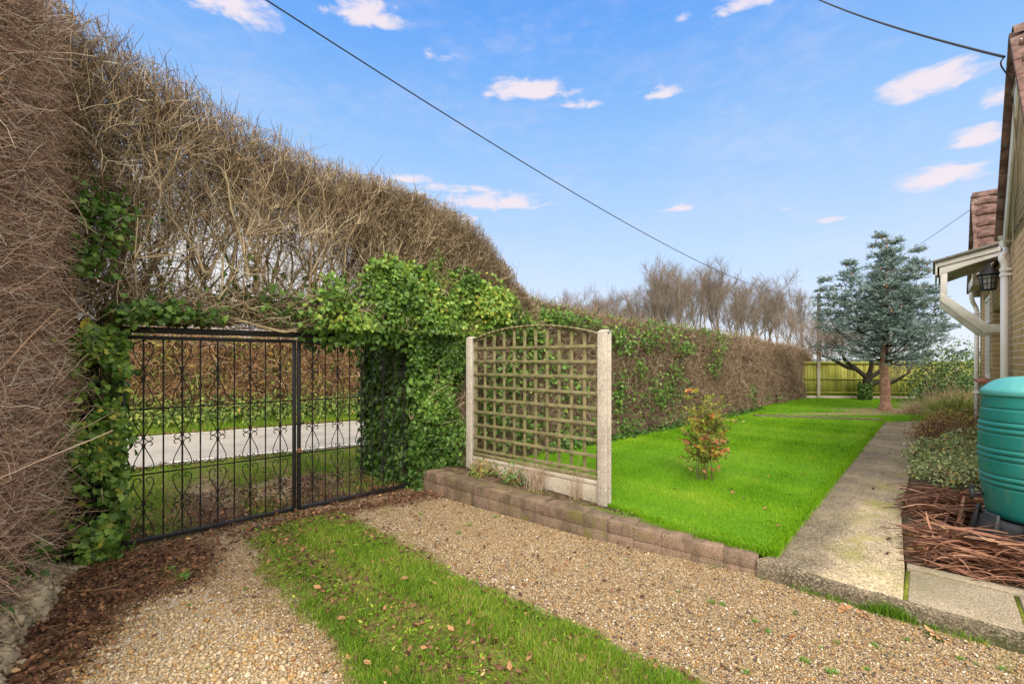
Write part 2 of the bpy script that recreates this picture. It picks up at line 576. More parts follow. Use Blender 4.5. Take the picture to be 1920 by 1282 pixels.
def concrete(name, c0, c1, c2, stain_col=(.06, .07, .03), stain=.3, grain=140):
    m, t, b = new_mat(name)
    p = pos(t)
    v = t.voro(p, grain, 1)
    sp = t.n('ShaderNodeSeparateColor'); t.link(v, sp.inputs[0])
    n = t.noise(p, 2.2, 6, .65)
    c = t.mix(t.step(n, .35, .68), c0, c1)
    c = t.mix(t.math('MULTIPLY', t.step(sp.outputs[0], .5, .9), .8), c, c2)
    c = t.mix(t.math('MULTIPLY', t.step(sp.outputs[1], .66, .92), .7), c, tuple(np.array(c0) * .4))
    c = t.mix(t.math('MULTIPLY', t.step(t.noise(p, 1.3, 7, .7), .5, .66), stain), c, stain_col)
    t.link(c, b.inputs['Base Color'])
    b.inputs['Roughness'].default_value = .88
    b.inputs['Specular IOR Level'].default_value = .2
    bump(t, b, t.math('ADD', t.voro(p, grain, 0), t.noise(p, 30, 5)), .5, .006)
    return m


M['conc_post'] = concrete('aggregate concrete post', (.46, .40, .33), (.58, .52, .44), (.74, .68, .58), (.25, .2, .14), .4, 170)
M['gravelboard'] = concrete('concrete gravel board', (.44, .37, .29), (.60, .53, .43), (.66, .60, .5), (.16, .12, .07), .6, 260)
M['pathc'] = concrete('weathered path concrete', (.20, .16, .115), (.44, .36, .24), (.62, .54, .42), (.14, .15, .04), .4, 120)
m_, t, b = M['pathc'], NT(M['pathc'].node_tree), M['pathc'].node_tree.nodes['Principled BSDF']
lk = b.inputs['Base Color'].links[0].from_socket
p = pos(t)
vd = t.n('ShaderNodeVectorMath', operation='DOT_PRODUCT'); t.link(p, vd.inputs[0]); vd.inputs[1].default_value = (.7326, -.6806, 0)
vl = t.n('ShaderNodeVectorMath', operation='DOT_PRODUCT'); t.link(p, vl.inputs[0]); vl.inputs[1].default_value = (.6806, .7326, 0)
acr = t.math('ADD', t.math('ADD', vd.outputs['Value'], .91), t.math('MULTIPLY', t.math('SUBTRACT', t.noise(p, 1.5, 6, .65), .5), .9))
wear = t.math('MULTIPLY', t.step(acr, .22, .5), t.math('SUBTRACT', 1.0, t.math('MULTIPLY', t.step(t.math('ADD', vl.outputs['Value'], t.math('MULTIPLY', t.noise(p, 2.0, 5), 2.0)), 6.6, 8.4), .75)))
c = t.mix(1.0, lk, t.mix(wear, (.62, .60, .56), (1.10, 1.07, .98)), 'MULTIPLY')
mossf = t.math('MULTIPLY', t.math('MULTIPLY', t.step(t.noise(p, 2.6, 6, .6), .52, .68), t.step(acr, .3, .6)), .6)
c = t.mix(mossf, c, (.30, .28, .06))
t.link(c, b.inputs['Base Color'])
M['slab'] = concrete('paving slab concrete', (.26, .21, .145), (.42, .35, .24), (.52, .45, .34), (.20, .19, .07), .45, 200)
M['kerb'] = concrete('mossy kerb concrete', (.10, .08, .055), (.20, .16, .11), (.34, .29, .21), (.05, .065, .018), .7, 120)
M['brickwall'] = concrete('weathered pinkish block', (.185, .13, .095), (.30, .215, .155), (.38, .29, .215), (.085, .075, .04), .65, 200)
t, b = NT(M['brickwall'].node_tree), M['brickwall'].node_tree.nodes['Principled BSDF']
lk = b.inputs['Base Color'].links[0].from_socket
p = pos(t)
mp = t.n('ShaderNodeMapping'); mp.inputs['Scale'].default_value = (11, 11, 1.6); t.link(p, mp.inputs[0])
c = t.mix(t.math('MULTIPLY', t.step(t.noise(mp.outputs[0], 1.0, 5, .6), .48, .70), .6), lk, (.075, .058, .042))
a_ = t.n('ShaderNodeAttribute'); a_.attribute_name = 'tone'
c = t.mix(1.0, c, t.ramp(a_.outputs['Fac'], [(0, (.88, .86, .85)), (1, (1.12, 1.06, 1.02))]), 'MULTIPLY')
c = t.mix(t.math('MULTIPLY', t.step(t.noise(p, 3.4, 6, .65), .56, .68), .75), c, (.15, .15, .03))
t.link(c, b.inputs['Base Color'])
M['mortar'] = concrete('old mortar', (.15, .11, .085), (.21, .16, .125), (.3, .26, .2), (.05, .06, .02), .4, 200)
M['asphalt'] = concrete('asphalt', (.34, .315, .28), (.42, .39, .345), (.48, .45, .41), (.22, .20, .175), .55, 160)
M['linepaint'] = plain('road paint', (.74, .72, .68), .7, 0, .15, 12, .1, 80, ((.4, .38, .36), .6), 9)
M['trellis'] = plain('green weathered timber', (.22, .195, .10), .8, 0, .3, 11, .4, 90, ((.17, .19, .065), .6), 5, .2)
M['fence'] = None
M['white'] = plain('white painted wood', (.74, .72, .69), .5, 0, .06, 6, .12, 50, ((.45, .43, .36), .45), 3)
M['whitedirty'] = plain('grimy white timber', (.70, .68, .62), .6, 0, .1, 9, .2, 60, ((.42, .41, .28), .6), 4)
M['upvc'] = plain('white plastic pipe', (.80, .79, .78), .3, 0, .03, 4, 0, 40, ((.55, .53, .48), .25), 4, .5)
M['soffit'] = plain('beige soffit', (.42, .35, .28), .7, 0, .15, 4, .1, 40)
M['felt'] = plain('grey roofing felt', (.20, .19, .165), .9, 0, .3, 20, .4, 120, ((.16, .17, .08), .5), 5)
M['tile'] = plain('clay roof tile', (.155, .09, .075), .85, 0, .45, 9, .5, 60, ((.26, .20, .17), .7), 5, .2)
M['sill'] = plain('red tile sill', (.42, .13, .08), .6, 0, .25, 14, .2, 60)
M['dark'] = plain('dark door', (.03, .028, .026), .5, 0, .2, 8, 0)
M['lampiron'] = plain('black lantern metal', (.012, .012, .013), .5, 0, .2, 20, .2, 90)
M['plasticblk'] = plain('black plastic', (.025, .027, .03), .5, 0, .15, 8, .08, 60, ((.12, .11, .10), .35), 5, .45)
M['cable'] = plain('black cable', (.02, .02, .022), .6, 0, .1, 5, 0)
M['polewood'] = plain('weathered pole', (.07, .055, .042), .9, 0, .3, 6, .4, 30)
M['soil'] = plain('garden soil', (.10, .07, .045), .95, 0, .5, 16, .9, 50, ((.16, .12, .08), .6), 7, .1)
M['chalk'] = plain('earthy chalk bank', (.40, .33, .22), .95, 0, .4, 9, 1.0, 26, ((.16, .12, .07), .75), 5, .1)
M['field'] = plain('distant field', (.11, .16, .045), .95, 0, .35, .8, .5, 9, ((.16, .14, .06), .5), .4, .1)
M['moss'] = plain('moss', (.17, .19, .025), .95, 0, .4, 40, .8, 120, None, 3, .1)
M['flax'] = leafy('dead strap leaves', [(0, (.075, .034, .022)), (.4, (.23, .105, .062)), (.7, (.38, .195, .12)), (.88, (.52, .34, .23)), (.95, (.55, .38, .12)), (1, (.36, .40, .10))], .55, .1, .3)
M['shrub'] = leafy('low shrub leaves', [(0, (.10, .09, .04)), (.3, (.24, .33, .11)), (.6, (.46, .56, .24)), (.78, (.62, .66, .32)), (.88, (.56, .38, .10)), (1, (.68, .42, .11))], .5, .25, .3)
M['russet'] = leafy('russet shrub leaves', [(0, (.12, .055, .032)), (.4, (.36, .19, .095)), (.62, (.48, .38, .10)), (.85, (.52, .56, .14)), (1, (.68, .32, .14))], .6, .25, .25)
M['nandina'] = leafy('heavenly bamboo leaves', [(0, (.10, .15, .03)), (.3, (.24, .28, .045)), (.55, (.48, .42, .06)), (.75, (.62, .30, .07)), (.9, (.66, .16, .09)), (1, (.72, .24, .22))], .5, .35, .3)
M['evergreen'] = leafy('dark evergreen leaves', [(0, (.02, .04, .014)), (.4, (.075, .14, .035)), (.8, (.18, .28, .075)), (1, (.36, .44, .14))], .4, .2, .45)
M['softgrass'] = leafy('arching grass', [(0, (.14, .21, .035)), (.5, (.42, .52, .11)), (1, (.70, .70, .28))], .6, .3, .2)
M['straw'] = leafy('dried stems', [(0, (.26, .16, .105)), (.5, (.52, .38, .26)), (1, (.70, .56, .42))], .8, .1, .2)
M['weed'] = leafy('weed leaves', [(0, (.06, .13, .03)), (.5, (.15, .30, .07)), (1, (.34, .46, .18))], .5, .3, .3)

# glass
m, t, b = new_mat('window glass')
b.inputs['Base Color'].default_value = (.05, .06, .07, 1); b.inputs['Roughness'].default_value = .05; b.inputs['Specular IOR Level'].default_value = .8
M['glass'] = m
# butt plastic
m, t, b = new_mat('green plastic')
p = pos(t)
c = t.mix(t.step(t.noise(p, 3, 5), .3, .7), (.010, .165, .145), (.018, .225, .20))
c = t.mix(t.math('MULTIPLY', t.step(t.noise(p, 14, 6, .7), .55, .8), .3), c, (.16, .30, .26))
mp = t.n('ShaderNodeMapping'); mp.inputs['Scale'].default_value = (16, 16, 1.4); t.link(p, mp.inputs[0])
c = t.mix(t.math('MULTIPLY', t.step(t.noise(mp.outputs[0], 1.0, 5, .65), .52, .72), .45), c, (.10, .20, .13))
c = t.mix(t.math('MULTIPLY', t.step(t.noise(p, 55, 4, .7), .62, .72), .35), c, (.03, .09, .07))
t.link(c, b.inputs['Base Color']); t.link(t.math('MULTIPLY_ADD', t.noise(p, 18, 5), .3, .28), b.inputs['Roughness']); b.inputs['Specular IOR Level'].default_value = .45
M['butt'] = m
m, t, b = new_mat('pale green plastic lid')
p = pos(t)
c = t.mix(t.step(t.noise(p, 6, 5), .3, .7), (.07, .34, .33), (.12, .43, .42))
t.link(c, b.inputs['Base Color']); b.inputs['Roughness'].default_value = .42
M['buttlid'] = m
# house brick: mapped along the wall and up
HD = np.array([.678, .735]) / np.linalg.norm([.678, .735])
m, t, b = new_mat('yellow stock brick')
p = pos(t)
vd = t.n('ShaderNodeVectorMath', operation='DOT_PRODUCT'); t.link(p, vd.inputs[0]); vd.inputs[1].default_value = (HD[0], HD[1], 0)
sx = t.n('ShaderNodeSeparateXYZ'); t.link(p, sx.inputs[0])
cx = t.n('ShaderNodeCombineXYZ'); t.link(vd.outputs['Value'], cx.inputs[0]); t.link(sx.outputs[2], cx.inputs[1])
br = t.n('ShaderNodeTexBrick')
t.link(cx.outputs[0], br.inputs['Vector'])
br.inputs['Scale'].default_value = 1
br.inputs['Brick Width'].default_value = .225; br.inputs['Row Height'].default_value = .075
br.inputs['Mortar Size'].default_value = .007; br.inputs['Mortar Smooth'].default_value = .2; br.inputs['Bias'].default_value = -.2
br.inputs['Color1'].default_value = (.42, .27, .11, 1); br.inputs['Color2'].default_value = (.25, .155, .065, 1); br.inputs['Mortar'].default_value = (.52, .46, .37, 1)
c = t.mix(t.math('MULTIPLY', t.noise(p, 26, 5), .4), br.outputs[0], (.42, .30, .13))
t.link(c, b.inputs['Base Color']); b.inputs['Roughness'].default_value = .9; b.inputs['Specular IOR Level'].default_value = .2
bump(t, b, t.math('SUBTRACT', t.noise(p, 60, 4), t.math('MULTIPLY', br.outputs[1], 1.4)), .6, .008)
M['brick'] = m
# fence: boards are modelled; colour greenish with tone per board
m, t, b = new_mat('algae green fence board')
p = pos(t)
a = t.n('ShaderNodeAttribute'); a.attribute_name = 'tone'
c = t.ramp(a.outputs['Fac'], [(0, (.22, .22, .045)), (.5, (.33, .34, .065)), (1, (.44, .42, .11))])
c = t.mix(t.math('MULTIPLY', t.step(t.noise(p, 2.5, 6, .7), .45, .7), .5), c, (.30, .30, .05))
c = t.mix(t.math('MULTIPLY', t.step(t.noise(p, 5, 6, .7), .55, .75), .5), c, (.20, .17, .07))
t.link(c, b.inputs['Base Color']); b.inputs['Roughness'].default_value = .85; b.inputs['Specular IOR Level'].default_value = .2
M['fence'] = m


def ground_mat(name, kind):
    m, t, b = new_mat(name)
    p = pos(t)

    def at(k):
        a = t.n('ShaderNodeAttribute'); a.attribute_name = k
        return a.outputs['Fac']
    v = t.voro(p, 95, 1); sp = t.n('ShaderNodeSeparateColor'); t.link(v, sp.inputs[0])
    grav = t.ramp(sp.outputs[0], [(0, (.05, .04, .03)), (.18, (.15, .118, .088)), (.3, (.30, .18, .08)), (.5, (.38, .25, .115)), (.72, (.38, .29, .17)), (.88, (.48, .38, .25)), (1, (.64, .57, .45))])
    grav = t.mix(t.math('MULTIPLY', t.step(t.noise(p, 1.6, 5, .6), .42, .66), .45), grav, (.36, .25, .14))
    pale = t.ramp(sp.outputs[1], [(0, (.24, .19, .15)), (.3, (.48, .39, .29)), (.7, (.64, .55, .44)), (1, (.84, .78, .70))])
    n1 = t.noise(p, 9, 6, .65); n2 = t.noise(p, 34, 4, .6); n3 = t.noise(p, 4.3, 5, .6)
    soil = t.ramp(n2, [(.25, (.05, .03, .02)), (.5, (.15, .085, .05)), (.75, (.27, .16, .095))])
    green = t.ramp(t.math('ADD', t.math('MULTIPLY', n2, .6), t.math('MULTIPLY', n1, .4)), [(.3, (.085, .055, .03)), (.45, (.14, .115, .035)), (.58, (.20, .23, .035)), (.75, (.30, .31, .05))])

    def fac(a, amt, lo, hi):
        x = t.math('ADD', a, t.math('MULTIPLY', t.math('SUBTRACT', t.math('ADD', t.math('MULTIPLY', n1, .6), t.math('MULTIPLY', n3, .4)), .5), amt))
        return t.step(x, lo, hi)
    c = grav
    c = t.mix(fac(at('pale'), 1.6, .35, .65), c, pale)
    c = t.mix(fac(at('litter'), 1.8, .3, .7), c, soil)
    c = t.mix(fac(at('grass'), 1.2, .3, .6), c, green)
    mossy = t.math('MULTIPLY', t.step(t.noise(p, 2.7, 6, .6), .56, .70), .5)
    c = t.mix(t.math('MULTIPLY', t.step(t.noise(p, 1.1, 6, .65), .5, .68), .42), c, (.17, .115, .065))
    c = t.mix(mossy, c, (.19, .20, .045))
    t.link(c, b.inputs['Base Color']); b.inputs['Roughness'].default_value = .85; b.inputs['Specular IOR Level'].default_value = .2
    h = t.math('ADD', t.math('MULTIPLY', t.voro(p, 95, 0), -1.0), n2)
    bump(t, b, h, .9, .012)
    return m


M['drive'] = ground_mat('gravel drive', 0)
m, t, b = new_mat('lawn turf')
p = pos(t)
n1 = t.noise(p, 30, 4); n2 = t.noise(p, 1.1, 5, .6)
c = t.ramp(n1, [(.3, (.06, .15, .01)), (.6, (.12, .28, .018)), (.8, (.2, .36, .03))])
c = t.mix(t.math('MULTIPLY', t.step(n2, .5, .7), .5), c, (.28, .34, .05))
at_ = t.n('ShaderNodeAttribute'); at_.attribute_name = 'bare'
c = t.mix(t.step(t.math('ADD', at_.outputs['Fac'], t.math('MULTIPLY', t.math('SUBTRACT', t.noise(p, 5, 5), .5), 1.4)), .35, .7), c, (.30, .22, .12))
t.link(c, b.inputs['Base Color']); b.inputs['Roughness'].default_value = .9; b.inputs['Specular IOR Level'].default_value = .15
bump(t, b, n1, .8, .02)
M['turf'] = m

# ------------------------------------------------------------------ frames of reference
O = np.array([-3.354, 3.894])                 # hinge foot of the first gate leaf
GE = G(777, 912)
U = (GE - O) / np.linalg.norm(GE - O)
NN = np.array([-U[1], U[0]])                  # towards the road
GL = np.linalg.norm(GE - O)


def GW(s_, d_, z_):
    """gate frame -> world"""
    s_, d_, z_ = np.broadcast_arrays(np.asarray(s_, float), np.asarray(d_, float), np.asarray(z_, float))
    return np.stack([O[0] + s_ * U[0] + d_ * NN[0], O[1] + s_ * U[1] + d_ * NN[1], z_], -1)


def to_gate(P):
    q = P[..., :2] - O
    return q @ U, q @ NN


def px_plane(px, py, d):
    """photo pixel -> (s, z) on the upright plane at depth d of the gate frame"""
    k = (px - 960) / F
    b = O + d * NN
    s_ = (k * b[1] - b[0]) / (U[0] - k * U[1])
    Y = b[1] + s_ * U[1]
    return s_, EYE + (HZ - py) / F * Y


U3 = np.array([U[0], U[1], 0]); N3 = np.array([NN[0], NN[1], 0]); Z3 = np.array([0, 0, 1.0])
RD = np.array([.832, .555]); RD /= np.linalg.norm(RD); RN = np.array([-RD[1], RD[0]])
ROAD0, ROAD1 = 8.68, 12.28


def RW(a, o_, z):
    a, o_, z = np.broadcast_arrays(np.asarray(a, float), np.asarray(o_, float), np.asarray(z, float))
    return np.stack([a * RD[0] + o_ * RN[0], a * RD[1] + o_ * RN[1], z], -1)


LZ = .17      # lawn level
PZ = .14      # path level
#==PART2==
# ------------------------------------------------------------------ ground
g = Geo()
g.add([(-700, -500, -.06), (700, -500, -.06), (700, 1200, -.06), (-700, 1200, -.06)], np.array([[0, 1, 2, 3]]))
tag(g.build('ground', M['field']), kind='structure')

STRIP = GP([(430, 985), (560, 955), (650, 950), (690, 985), (780, 1030), (850, 1078), (960, 1125), (1080, 1172), (1160, 1215), (1250, 1255), (1330, 1300), (1500, 1420), (900, 1500), (700, 1330), (655, 1270), (610, 1190), (550, 1130), (500, 1080), (465, 1030)])
LITTER = GP([(215, 1040), (300, 1018), (400, 1005), (410, 1040), (400, 1075), (340, 1110), (260, 1135), (240, 1175), (165, 1250), (110, 1330), (-200, 1400), (-60, 1250), (60, 1110), (150, 1060)])
LITTER2 = GP([(400, 1000), (560, 965), (720, 935), (800, 910), (880, 935), (800, 935), (700, 955), (560, 985), (470, 1010)])
PALE = GP([(240, 1150), (330, 1105), (420, 1130), (520, 1200), (600, 1260), (620, 1330), (80, 1400), (140, 1270)])


def soft(sd_, wd):
    return np.clip(sd_ / wd + .5, 0, 1)


def drive_masks(P):
    wv = wave(P[:, 0], P[:, 1], 2.2) * .07 + wave(P[:, 0], P[:, 1], 6, 2) * .03
    gr = soft(poly_sd(P, STRIP) + wv, .3)
    li = np.maximum(soft(poly_sd(P, LITTER) + wv, .4), soft(poly_sd(P, LITTER2) + wv, .5))
    s_, d_ = to_gate(P)
    li = np.maximum(li, np.clip(1 + (d_ + .05) / .45, 0, 1) * .55)
    pa = soft(poly_sd(P, PALE) + wv, .4)
    # the grass strip thins into leaf litter towards the gate
    gr = gr * np.clip((-d_ - .05) / .7, .25, 1)
    return gr, li, pa


def grid(a0, a1, b0, b1, step, fn):
    na, nb = int((a1 - a0) / step) + 1, int((b1 - b0) / step) + 1
    A, B = np.meshgrid(np.linspace(a0, a1, na), np.linspace(b0, b1, nb), indexing='ij')
    V = fn(A.ravel(), B.ravel())
    i = (np.arange(na - 1)[:, None] * nb + np.arange(nb - 1)[None]).ravel()
    return V, np.stack([i, i + nb, i + nb + 1, i + 1], -1)


def drive_z(x, y):
    P = np.stack([x, y], -1)
    gr = soft(poly_sd(P, STRIP), .35)
    return gr * .012 + wave(x, y, 1.1) * .006


V, f = grid(-3, 8, -7.5, 0.0, .05, lambda a, b_: GW(a, b_, 0))
V[:, 2] = drive_z(V[:, 0], V[:, 1])
gr, li, pa = drive_masks(V[:, :2])
g = Geo(); g.add(V, f)
tag(g.build('driveway', M['drive'], smooth=True, attrs={'grass': gr, 'litter': li, 'pale': pa}), kind='structure')
# verge beyond the gate
V, f = grid(-14, 12, 0.0, 9.5, .1, lambda a, b_: GW(a, b_, 0))
ro = V[:, :2] @ RN
k = ro < ROAD0 + .5
s_, d_ = to_gate(V)
vg = np.clip(.55 + .9 * wave(V[:, 0], V[:, 1], .9, 3) + .35 * (d_ - .9), 0, 1)
trk = np.exp(-((s_ - .75 - d_ * .1) / .33) ** 2) * np.clip(2.2 - d_ * .7, 0, 1)
vg = vg * (1 - trk)
vl = np.clip(1.0 - d_ * .5 + .8 * wave(V[:, 0], V[:, 1], 1.7, 5) + .4 * wave(V[:, 0], V[:, 1], 5, 2), 0, 1)
V[:, 2] = wave(V[:, 0], V[:, 1], .8) * .012
g = Geo(); g.add(V, f)
tag(g.build('verge', M['drive'], smooth=True, attrs={'grass': vg, 'litter': vl, 'pale': V[:, 0] * 0}), kind='structure')


def verge_grass(P):
    s_, d_ = to_gate(P)
    vg = np.clip(.55 + .9 * wave(P[:, 0], P[:, 1], .9, 3) + .35 * (d_ - .9), 0, 1)
    trk = np.exp(-((s_ - .75 - d_ * .1) / .33) ** 2) * np.clip(2.2 - d_ * .7, 0, 1)
    return vg * (1 - trk)


# road with its two edge lines
g = Geo()
V, f = grid(-60, 60, 0, 1, 1, lambda a, b_: RW(a, ROAD0 + b_ * (ROAD1 - ROAD0), .022))
g.add(V, f)
tag(g.build('road', M['asphalt']), kind='structure')
for o0, a0, a1 in ((ROAD0 + .14, -.5, 40), (ROAD1 - .22, -40, 40)):
    g = Geo(); g.add(RW([a0, a1, a1, a0], [o0, o0, o0 + .1, o0 + .1], .027), np.array([[0, 1, 2, 3]]))
    tag(g.build('road_line', M['linepaint']), kind='structure')
V, f = grid(-40, 40, 0, 8, .5, lambda a, b_: RW(a, ROAD1 - .02 + b_, .03 + np.clip(b_, 0, .6) * .35))
V[:, 2] += wave(V[:, 0], V[:, 1], .9) * .03
g = Geo(); g.add(V, f)
tag(g.build('road_bank', M['drive'], smooth=True, attrs={'grass': np.full(len(V), .75), 'litter': np.full(len(V), .4), 'pale': V[:, 0] * 0}), kind='structure')

# ------------------------------------------------------------------ garden level
LP_, RP_ = np.array([-.52, 5.87]), np.array([.93, 4.58])       # trellis posts
TD = (RP_ - LP_) / np.linalg.norm(RP_ - LP_); TN = np.array([TD[1], -TD[0]])
if TN[1] > 0: TN = -TN                                           # towards the drive
TN3 = np.array([TN[0], TN[1], 0]); TD3 = np.array([TD[0], TD[1], 0])
WALLF = np.array([G(788, 916), G(862, 941), G(960, 969), G(1080, 1001), G(1250, 1041), G(1421, 1079)])   # foot of the retaining wall
WALLTOP = np.array([.235, .24, .22, .20, .17, .145])
KD = nrm(G(1920, 1223) - WALLF[-1]); KN = np.array([-KD[1], KD[0]])     # kerb direction, and into the garden
KA, KB = WALLF[-1] + KD * .005, WALLF[-1] + KD * 4.5
PL0, PL1 = G(1446, 1040, PZ), G(1657, 789, PZ)                   # path's lawn side
PR = GP([(1697, 1062), (1690, 960), (1713, 860), (1726, 812), (1736, 789)], PZ)
E0, E1 = G(1462, 781, LZ), G(1660, 789, LZ)                      # edging between the two lawns
HEDGE_D = -.25
hb = [GW(s0, HEDGE_D + .3, 0)[:2] for s0 in (3.4, 8, 14, 21)]


def seg_off(poly, wd):
    """polyline offset towards the garden"""
    out = []
    for i in range(len(poly)):
        a = poly[max(i - 1, 0)]; b_ = poly[min(i + 1, len(poly) - 1)]
        dd = nrm(b_ - a); out.append(poly[i] + np.array([-dd[1], dd[0]]) * wd)
    return np.array(out)


WBACK = seg_off(WALLF, .22)
# lawn
lawn_poly = [tuple(LP_), tuple(RP_), tuple(WBACK[4] + [0, -.02]), tuple(WBACK[5] + [-.02, -.03]), tuple(PL0 + KN * .02), tuple(PL1), tuple(E0), tuple(GW(14.6, .2, 0)[:2]), tuple(GW(3.5, .2, 0)[:2])]
LAWN = np.array(lawn_poly)


def sheet(poly, z, step, name, m, attr=None, zf=None):
    """a fine grid cut to a polygon by dropping outside cells, edge vertices pulled onto the outline by the polygon prism under it"""
    poly = np.array(poly)
    lo, hi = poly.min(0), poly.max(0)
    V, f = grid(lo[0], hi[0], lo[1], hi[1], step, lambda a, b_: np.stack([a, b_, a * 0 + z], -1))
    ins = in_poly(V, poly)
    f = f[ins[f].all(1)]
    use = np.unique(f); mp = -np.ones(len(V), int); mp[use] = np.arange(len(use))
    V = V[use]; f = mp[f]
    if zf is not None:
        V[:, 2] += zf(V)
    g_ = Geo(); g_.add(V, f)
    n0 = len(V)
    g_.prism(poly, z - .35, z - .012)
    at = attr(np.concatenate(g_.v)) if attr else np.zeros(g_.n)
    return tag(g_.build(name, m, smooth=False, attrs={'bare': at}), kind='structure')


sheet(LAWN, LZ, .12, 'lawn', M['turf'], zf=lambda V: wave(V[:, 0], V[:, 1], .7) * .008)
FARL = np.array([E1, G(1760, 786, LZ), (15.8, 12.2), (18, 15.2), (15.6, 18.6), tuple(GW(21, .3, 0)[:2]), tuple(GW(14, .2, 0)[:2]), E0 + [-.3, .1]])
BARE_C = G(1690, 772, LZ)


def bare(V):
    d0 = np.linalg.norm((V[:, :2] - BARE_C) / [2.2, 1.0], axis=1)
    d1 = np.linalg.norm((V[:, :2] - G(1600, 778, LZ)) / [2.6, .35], axis=1)
    return np.clip(1.15 - np.minimum(d0, d1) * .8, 0, 1)


sheet(FARL, LZ + .03, .25, 'far_lawn', M['turf'], bare)
# soil under trellis, bed by the house
LEDGE = np.array([tuple(p_) for p_ in WBACK[:5]] + [tuple(RP_ + TN * .02), tuple(LP_ + TN * .02), tuple(GW(3.3, .2, 0)[:2]), tuple(GW(2.86, .2, 0)[:2])])
g = Geo(); g.prism(LEDGE, -.05, [.235, .225, .205, .18, .155, .165, .235, .25, .25]); tag(g.build('soil_ledge', M['soil']), kind='structure')
HA = np.array([.94, 0.0])
HC = np.array([.94 + .9224 * 5.35, 5.35]); HM = np.array([-HD[1], HD[0]])
HD3 = np.array([HD[0], HD[1], 0]); HM3 = np.array([HM[0], HM[1], 0])


def HW(t_, e_, z_):
    t_, e_, z_ = np.broadcast_arrays(np.asarray(t_, float), np.asarray(e_, float), np.asarray(z_, float))
    return np.stack([HC[0] + t_ * HD[0] + e_ * HM[0], HC[1] + t_ * HD[1] + e_ * HM[1], z_], -1)


SB = G(1700, 1062, PZ)
BED = np.array([tuple(SB), tuple(SB + KD * 4), tuple(SB + KD * 4 + KN * 3), tuple(HW(6, -.3, 0)[:2]), (13.2, 12.4), (12.2, 13.2), tuple(PR[4]), tuple(PR[3]), tuple(PR[2]), tuple(PR[1])])
g = Geo(); g.prism(BED, -.1, .115); tag(g.build('flower_bed', M['soil']), kind='structure')
# path, slabs, kerb
J0 = G(1697, 1128, .13)
J0 = WALLF[-1] + KD * ((J0 - WALLF[-1]) @ KD)
path_poly = [tuple(KA), tuple(J0 - KD * .012), tuple(SB - KD * .01), tuple(PR[1]), tuple(PR[2]), tuple(PR[3]), tuple(PR[4]), tuple(PR[4] + [.5, .55]), tuple(PL1 + [-.05, .5]), tuple(PL1), tuple(PL0)]
pz = [PZ, .122] + [PZ - .01] + [PZ] * 8
g = Geo(); g.prism(path_poly, -.1, np.array(pz) - .0)
tag(g.build('path', M['pathc'], bevel=.012), kind='structure')
# rough dark kerb face in front of the path and slabs
g = Geo()
kk = np.linspace(0, 4.2, 60)
jz = [np.interp(x, [0, .6, 1.2], [PZ - .006, .117, .112]) + rng.normal(0, .003) for x in kk]
for rows in range(1):
    prof = [(-.030, -.06), (-.028, .03), (-.026, .08), (-.022, -1), (-.004, -2)]
    V = []
    for x, z_ in zip(kk, jz):
        rough = rng.normal(0, .0022)
        for o_, h_ in prof:
            zz = h_ if h_ > -.5 else (z_ - .012 if h_ == -1 else z_)
            V.append([*(WALLF[-1] + KD * x + KN * (o_ + rough + rng.normal(0, .0015))), zz])
    m_ = len(prof); i_ = (np.arange(59)[:, None] * m_ + np.arange(m_ - 1)[None]).ravel()
    g.add(np.array(V), np.stack([i_, i_ + m_, i_ + m_ + 1, i_ + 1], -1))
tag(g.build('kerb', M['kerb']), kind='structure')
sw = (SB - J0) @ KN
a0 = J0
for i in range(5):
    L = .52
    p0, p1 = a0 + KD * .01, a0 + KD * (L - .012)
    g = Geo(); g.prism([p0, p1, p1 + KN * (sw - .02), p0 + KN * (sw - .02)], -.1, [.118, .116, .128, .13])
    tag(g.build('paving_slab', M['slab'], bevel=.008), kind='structure')
    # mossy joint
    g = Geo(); g.prism([p1 + KN * .01, p1 + KD * .024 + KN * .01, p1 + KD * .024 + KN * (sw - .03), p1 + KN * (sw - .03)], .02, [.108, .108, .118, .118])
    tag(g.build('moss_joint', M['moss']), kind='structure')
    a0 = a0 + KD * L
g = Geo(); g.prism([J0 + KN * .01 - KD * .012, J0 + KD * .011 + KN * .01, J0 + KD * .011 + KN * (sw - .03), J0 - KD * .012 + KN * (sw - .03)], .02, [.112, .112, .124, .124])
tag(g.build('moss_joint', M['moss']), kind='structure')
# edging strip along bed and slabs' back edge
g = Geo(); g.prism([SB + KN * .0, SB + KD * 3, SB + KD * 3 + KN * .1, SB + KN * .1], -.1, .136); tag(g.build('bed_edging', M['slab'], bevel=.006), kind='structure')
g = Geo()
g.prism([E0 + [-.6, .05], E1 + [-.05, 0], E1 + [-.05, .12], E0 + [-.6, .17]], 0, LZ + .045)
tag(g.build('lawn_edging', M['kerb'], bevel=.01), kind='structure')

# ------------------------------------------------------------------ retaining wall of blocks
wl = thing('retaining_wall', 'low weathered brick wall holding the lawn above the gravel drive', 'wall', (WALLF[3][0], WALLF[3][1], 0))
core = Geo(); bk = Geo(); cp = Geo()
# resample the foot line
seg = np.linalg.norm(np.diff(WALLF, axis=0), axis=1); cum = np.concatenate([[0], np.cumsum(seg)])
LW = cum[-1]


def wall_at(u):
    return np.array([np.interp(u, cum, WALLF[:, 0]), np.interp(u, cum, WALLF[:, 1])]), np.interp(u, cum, WALLTOP)


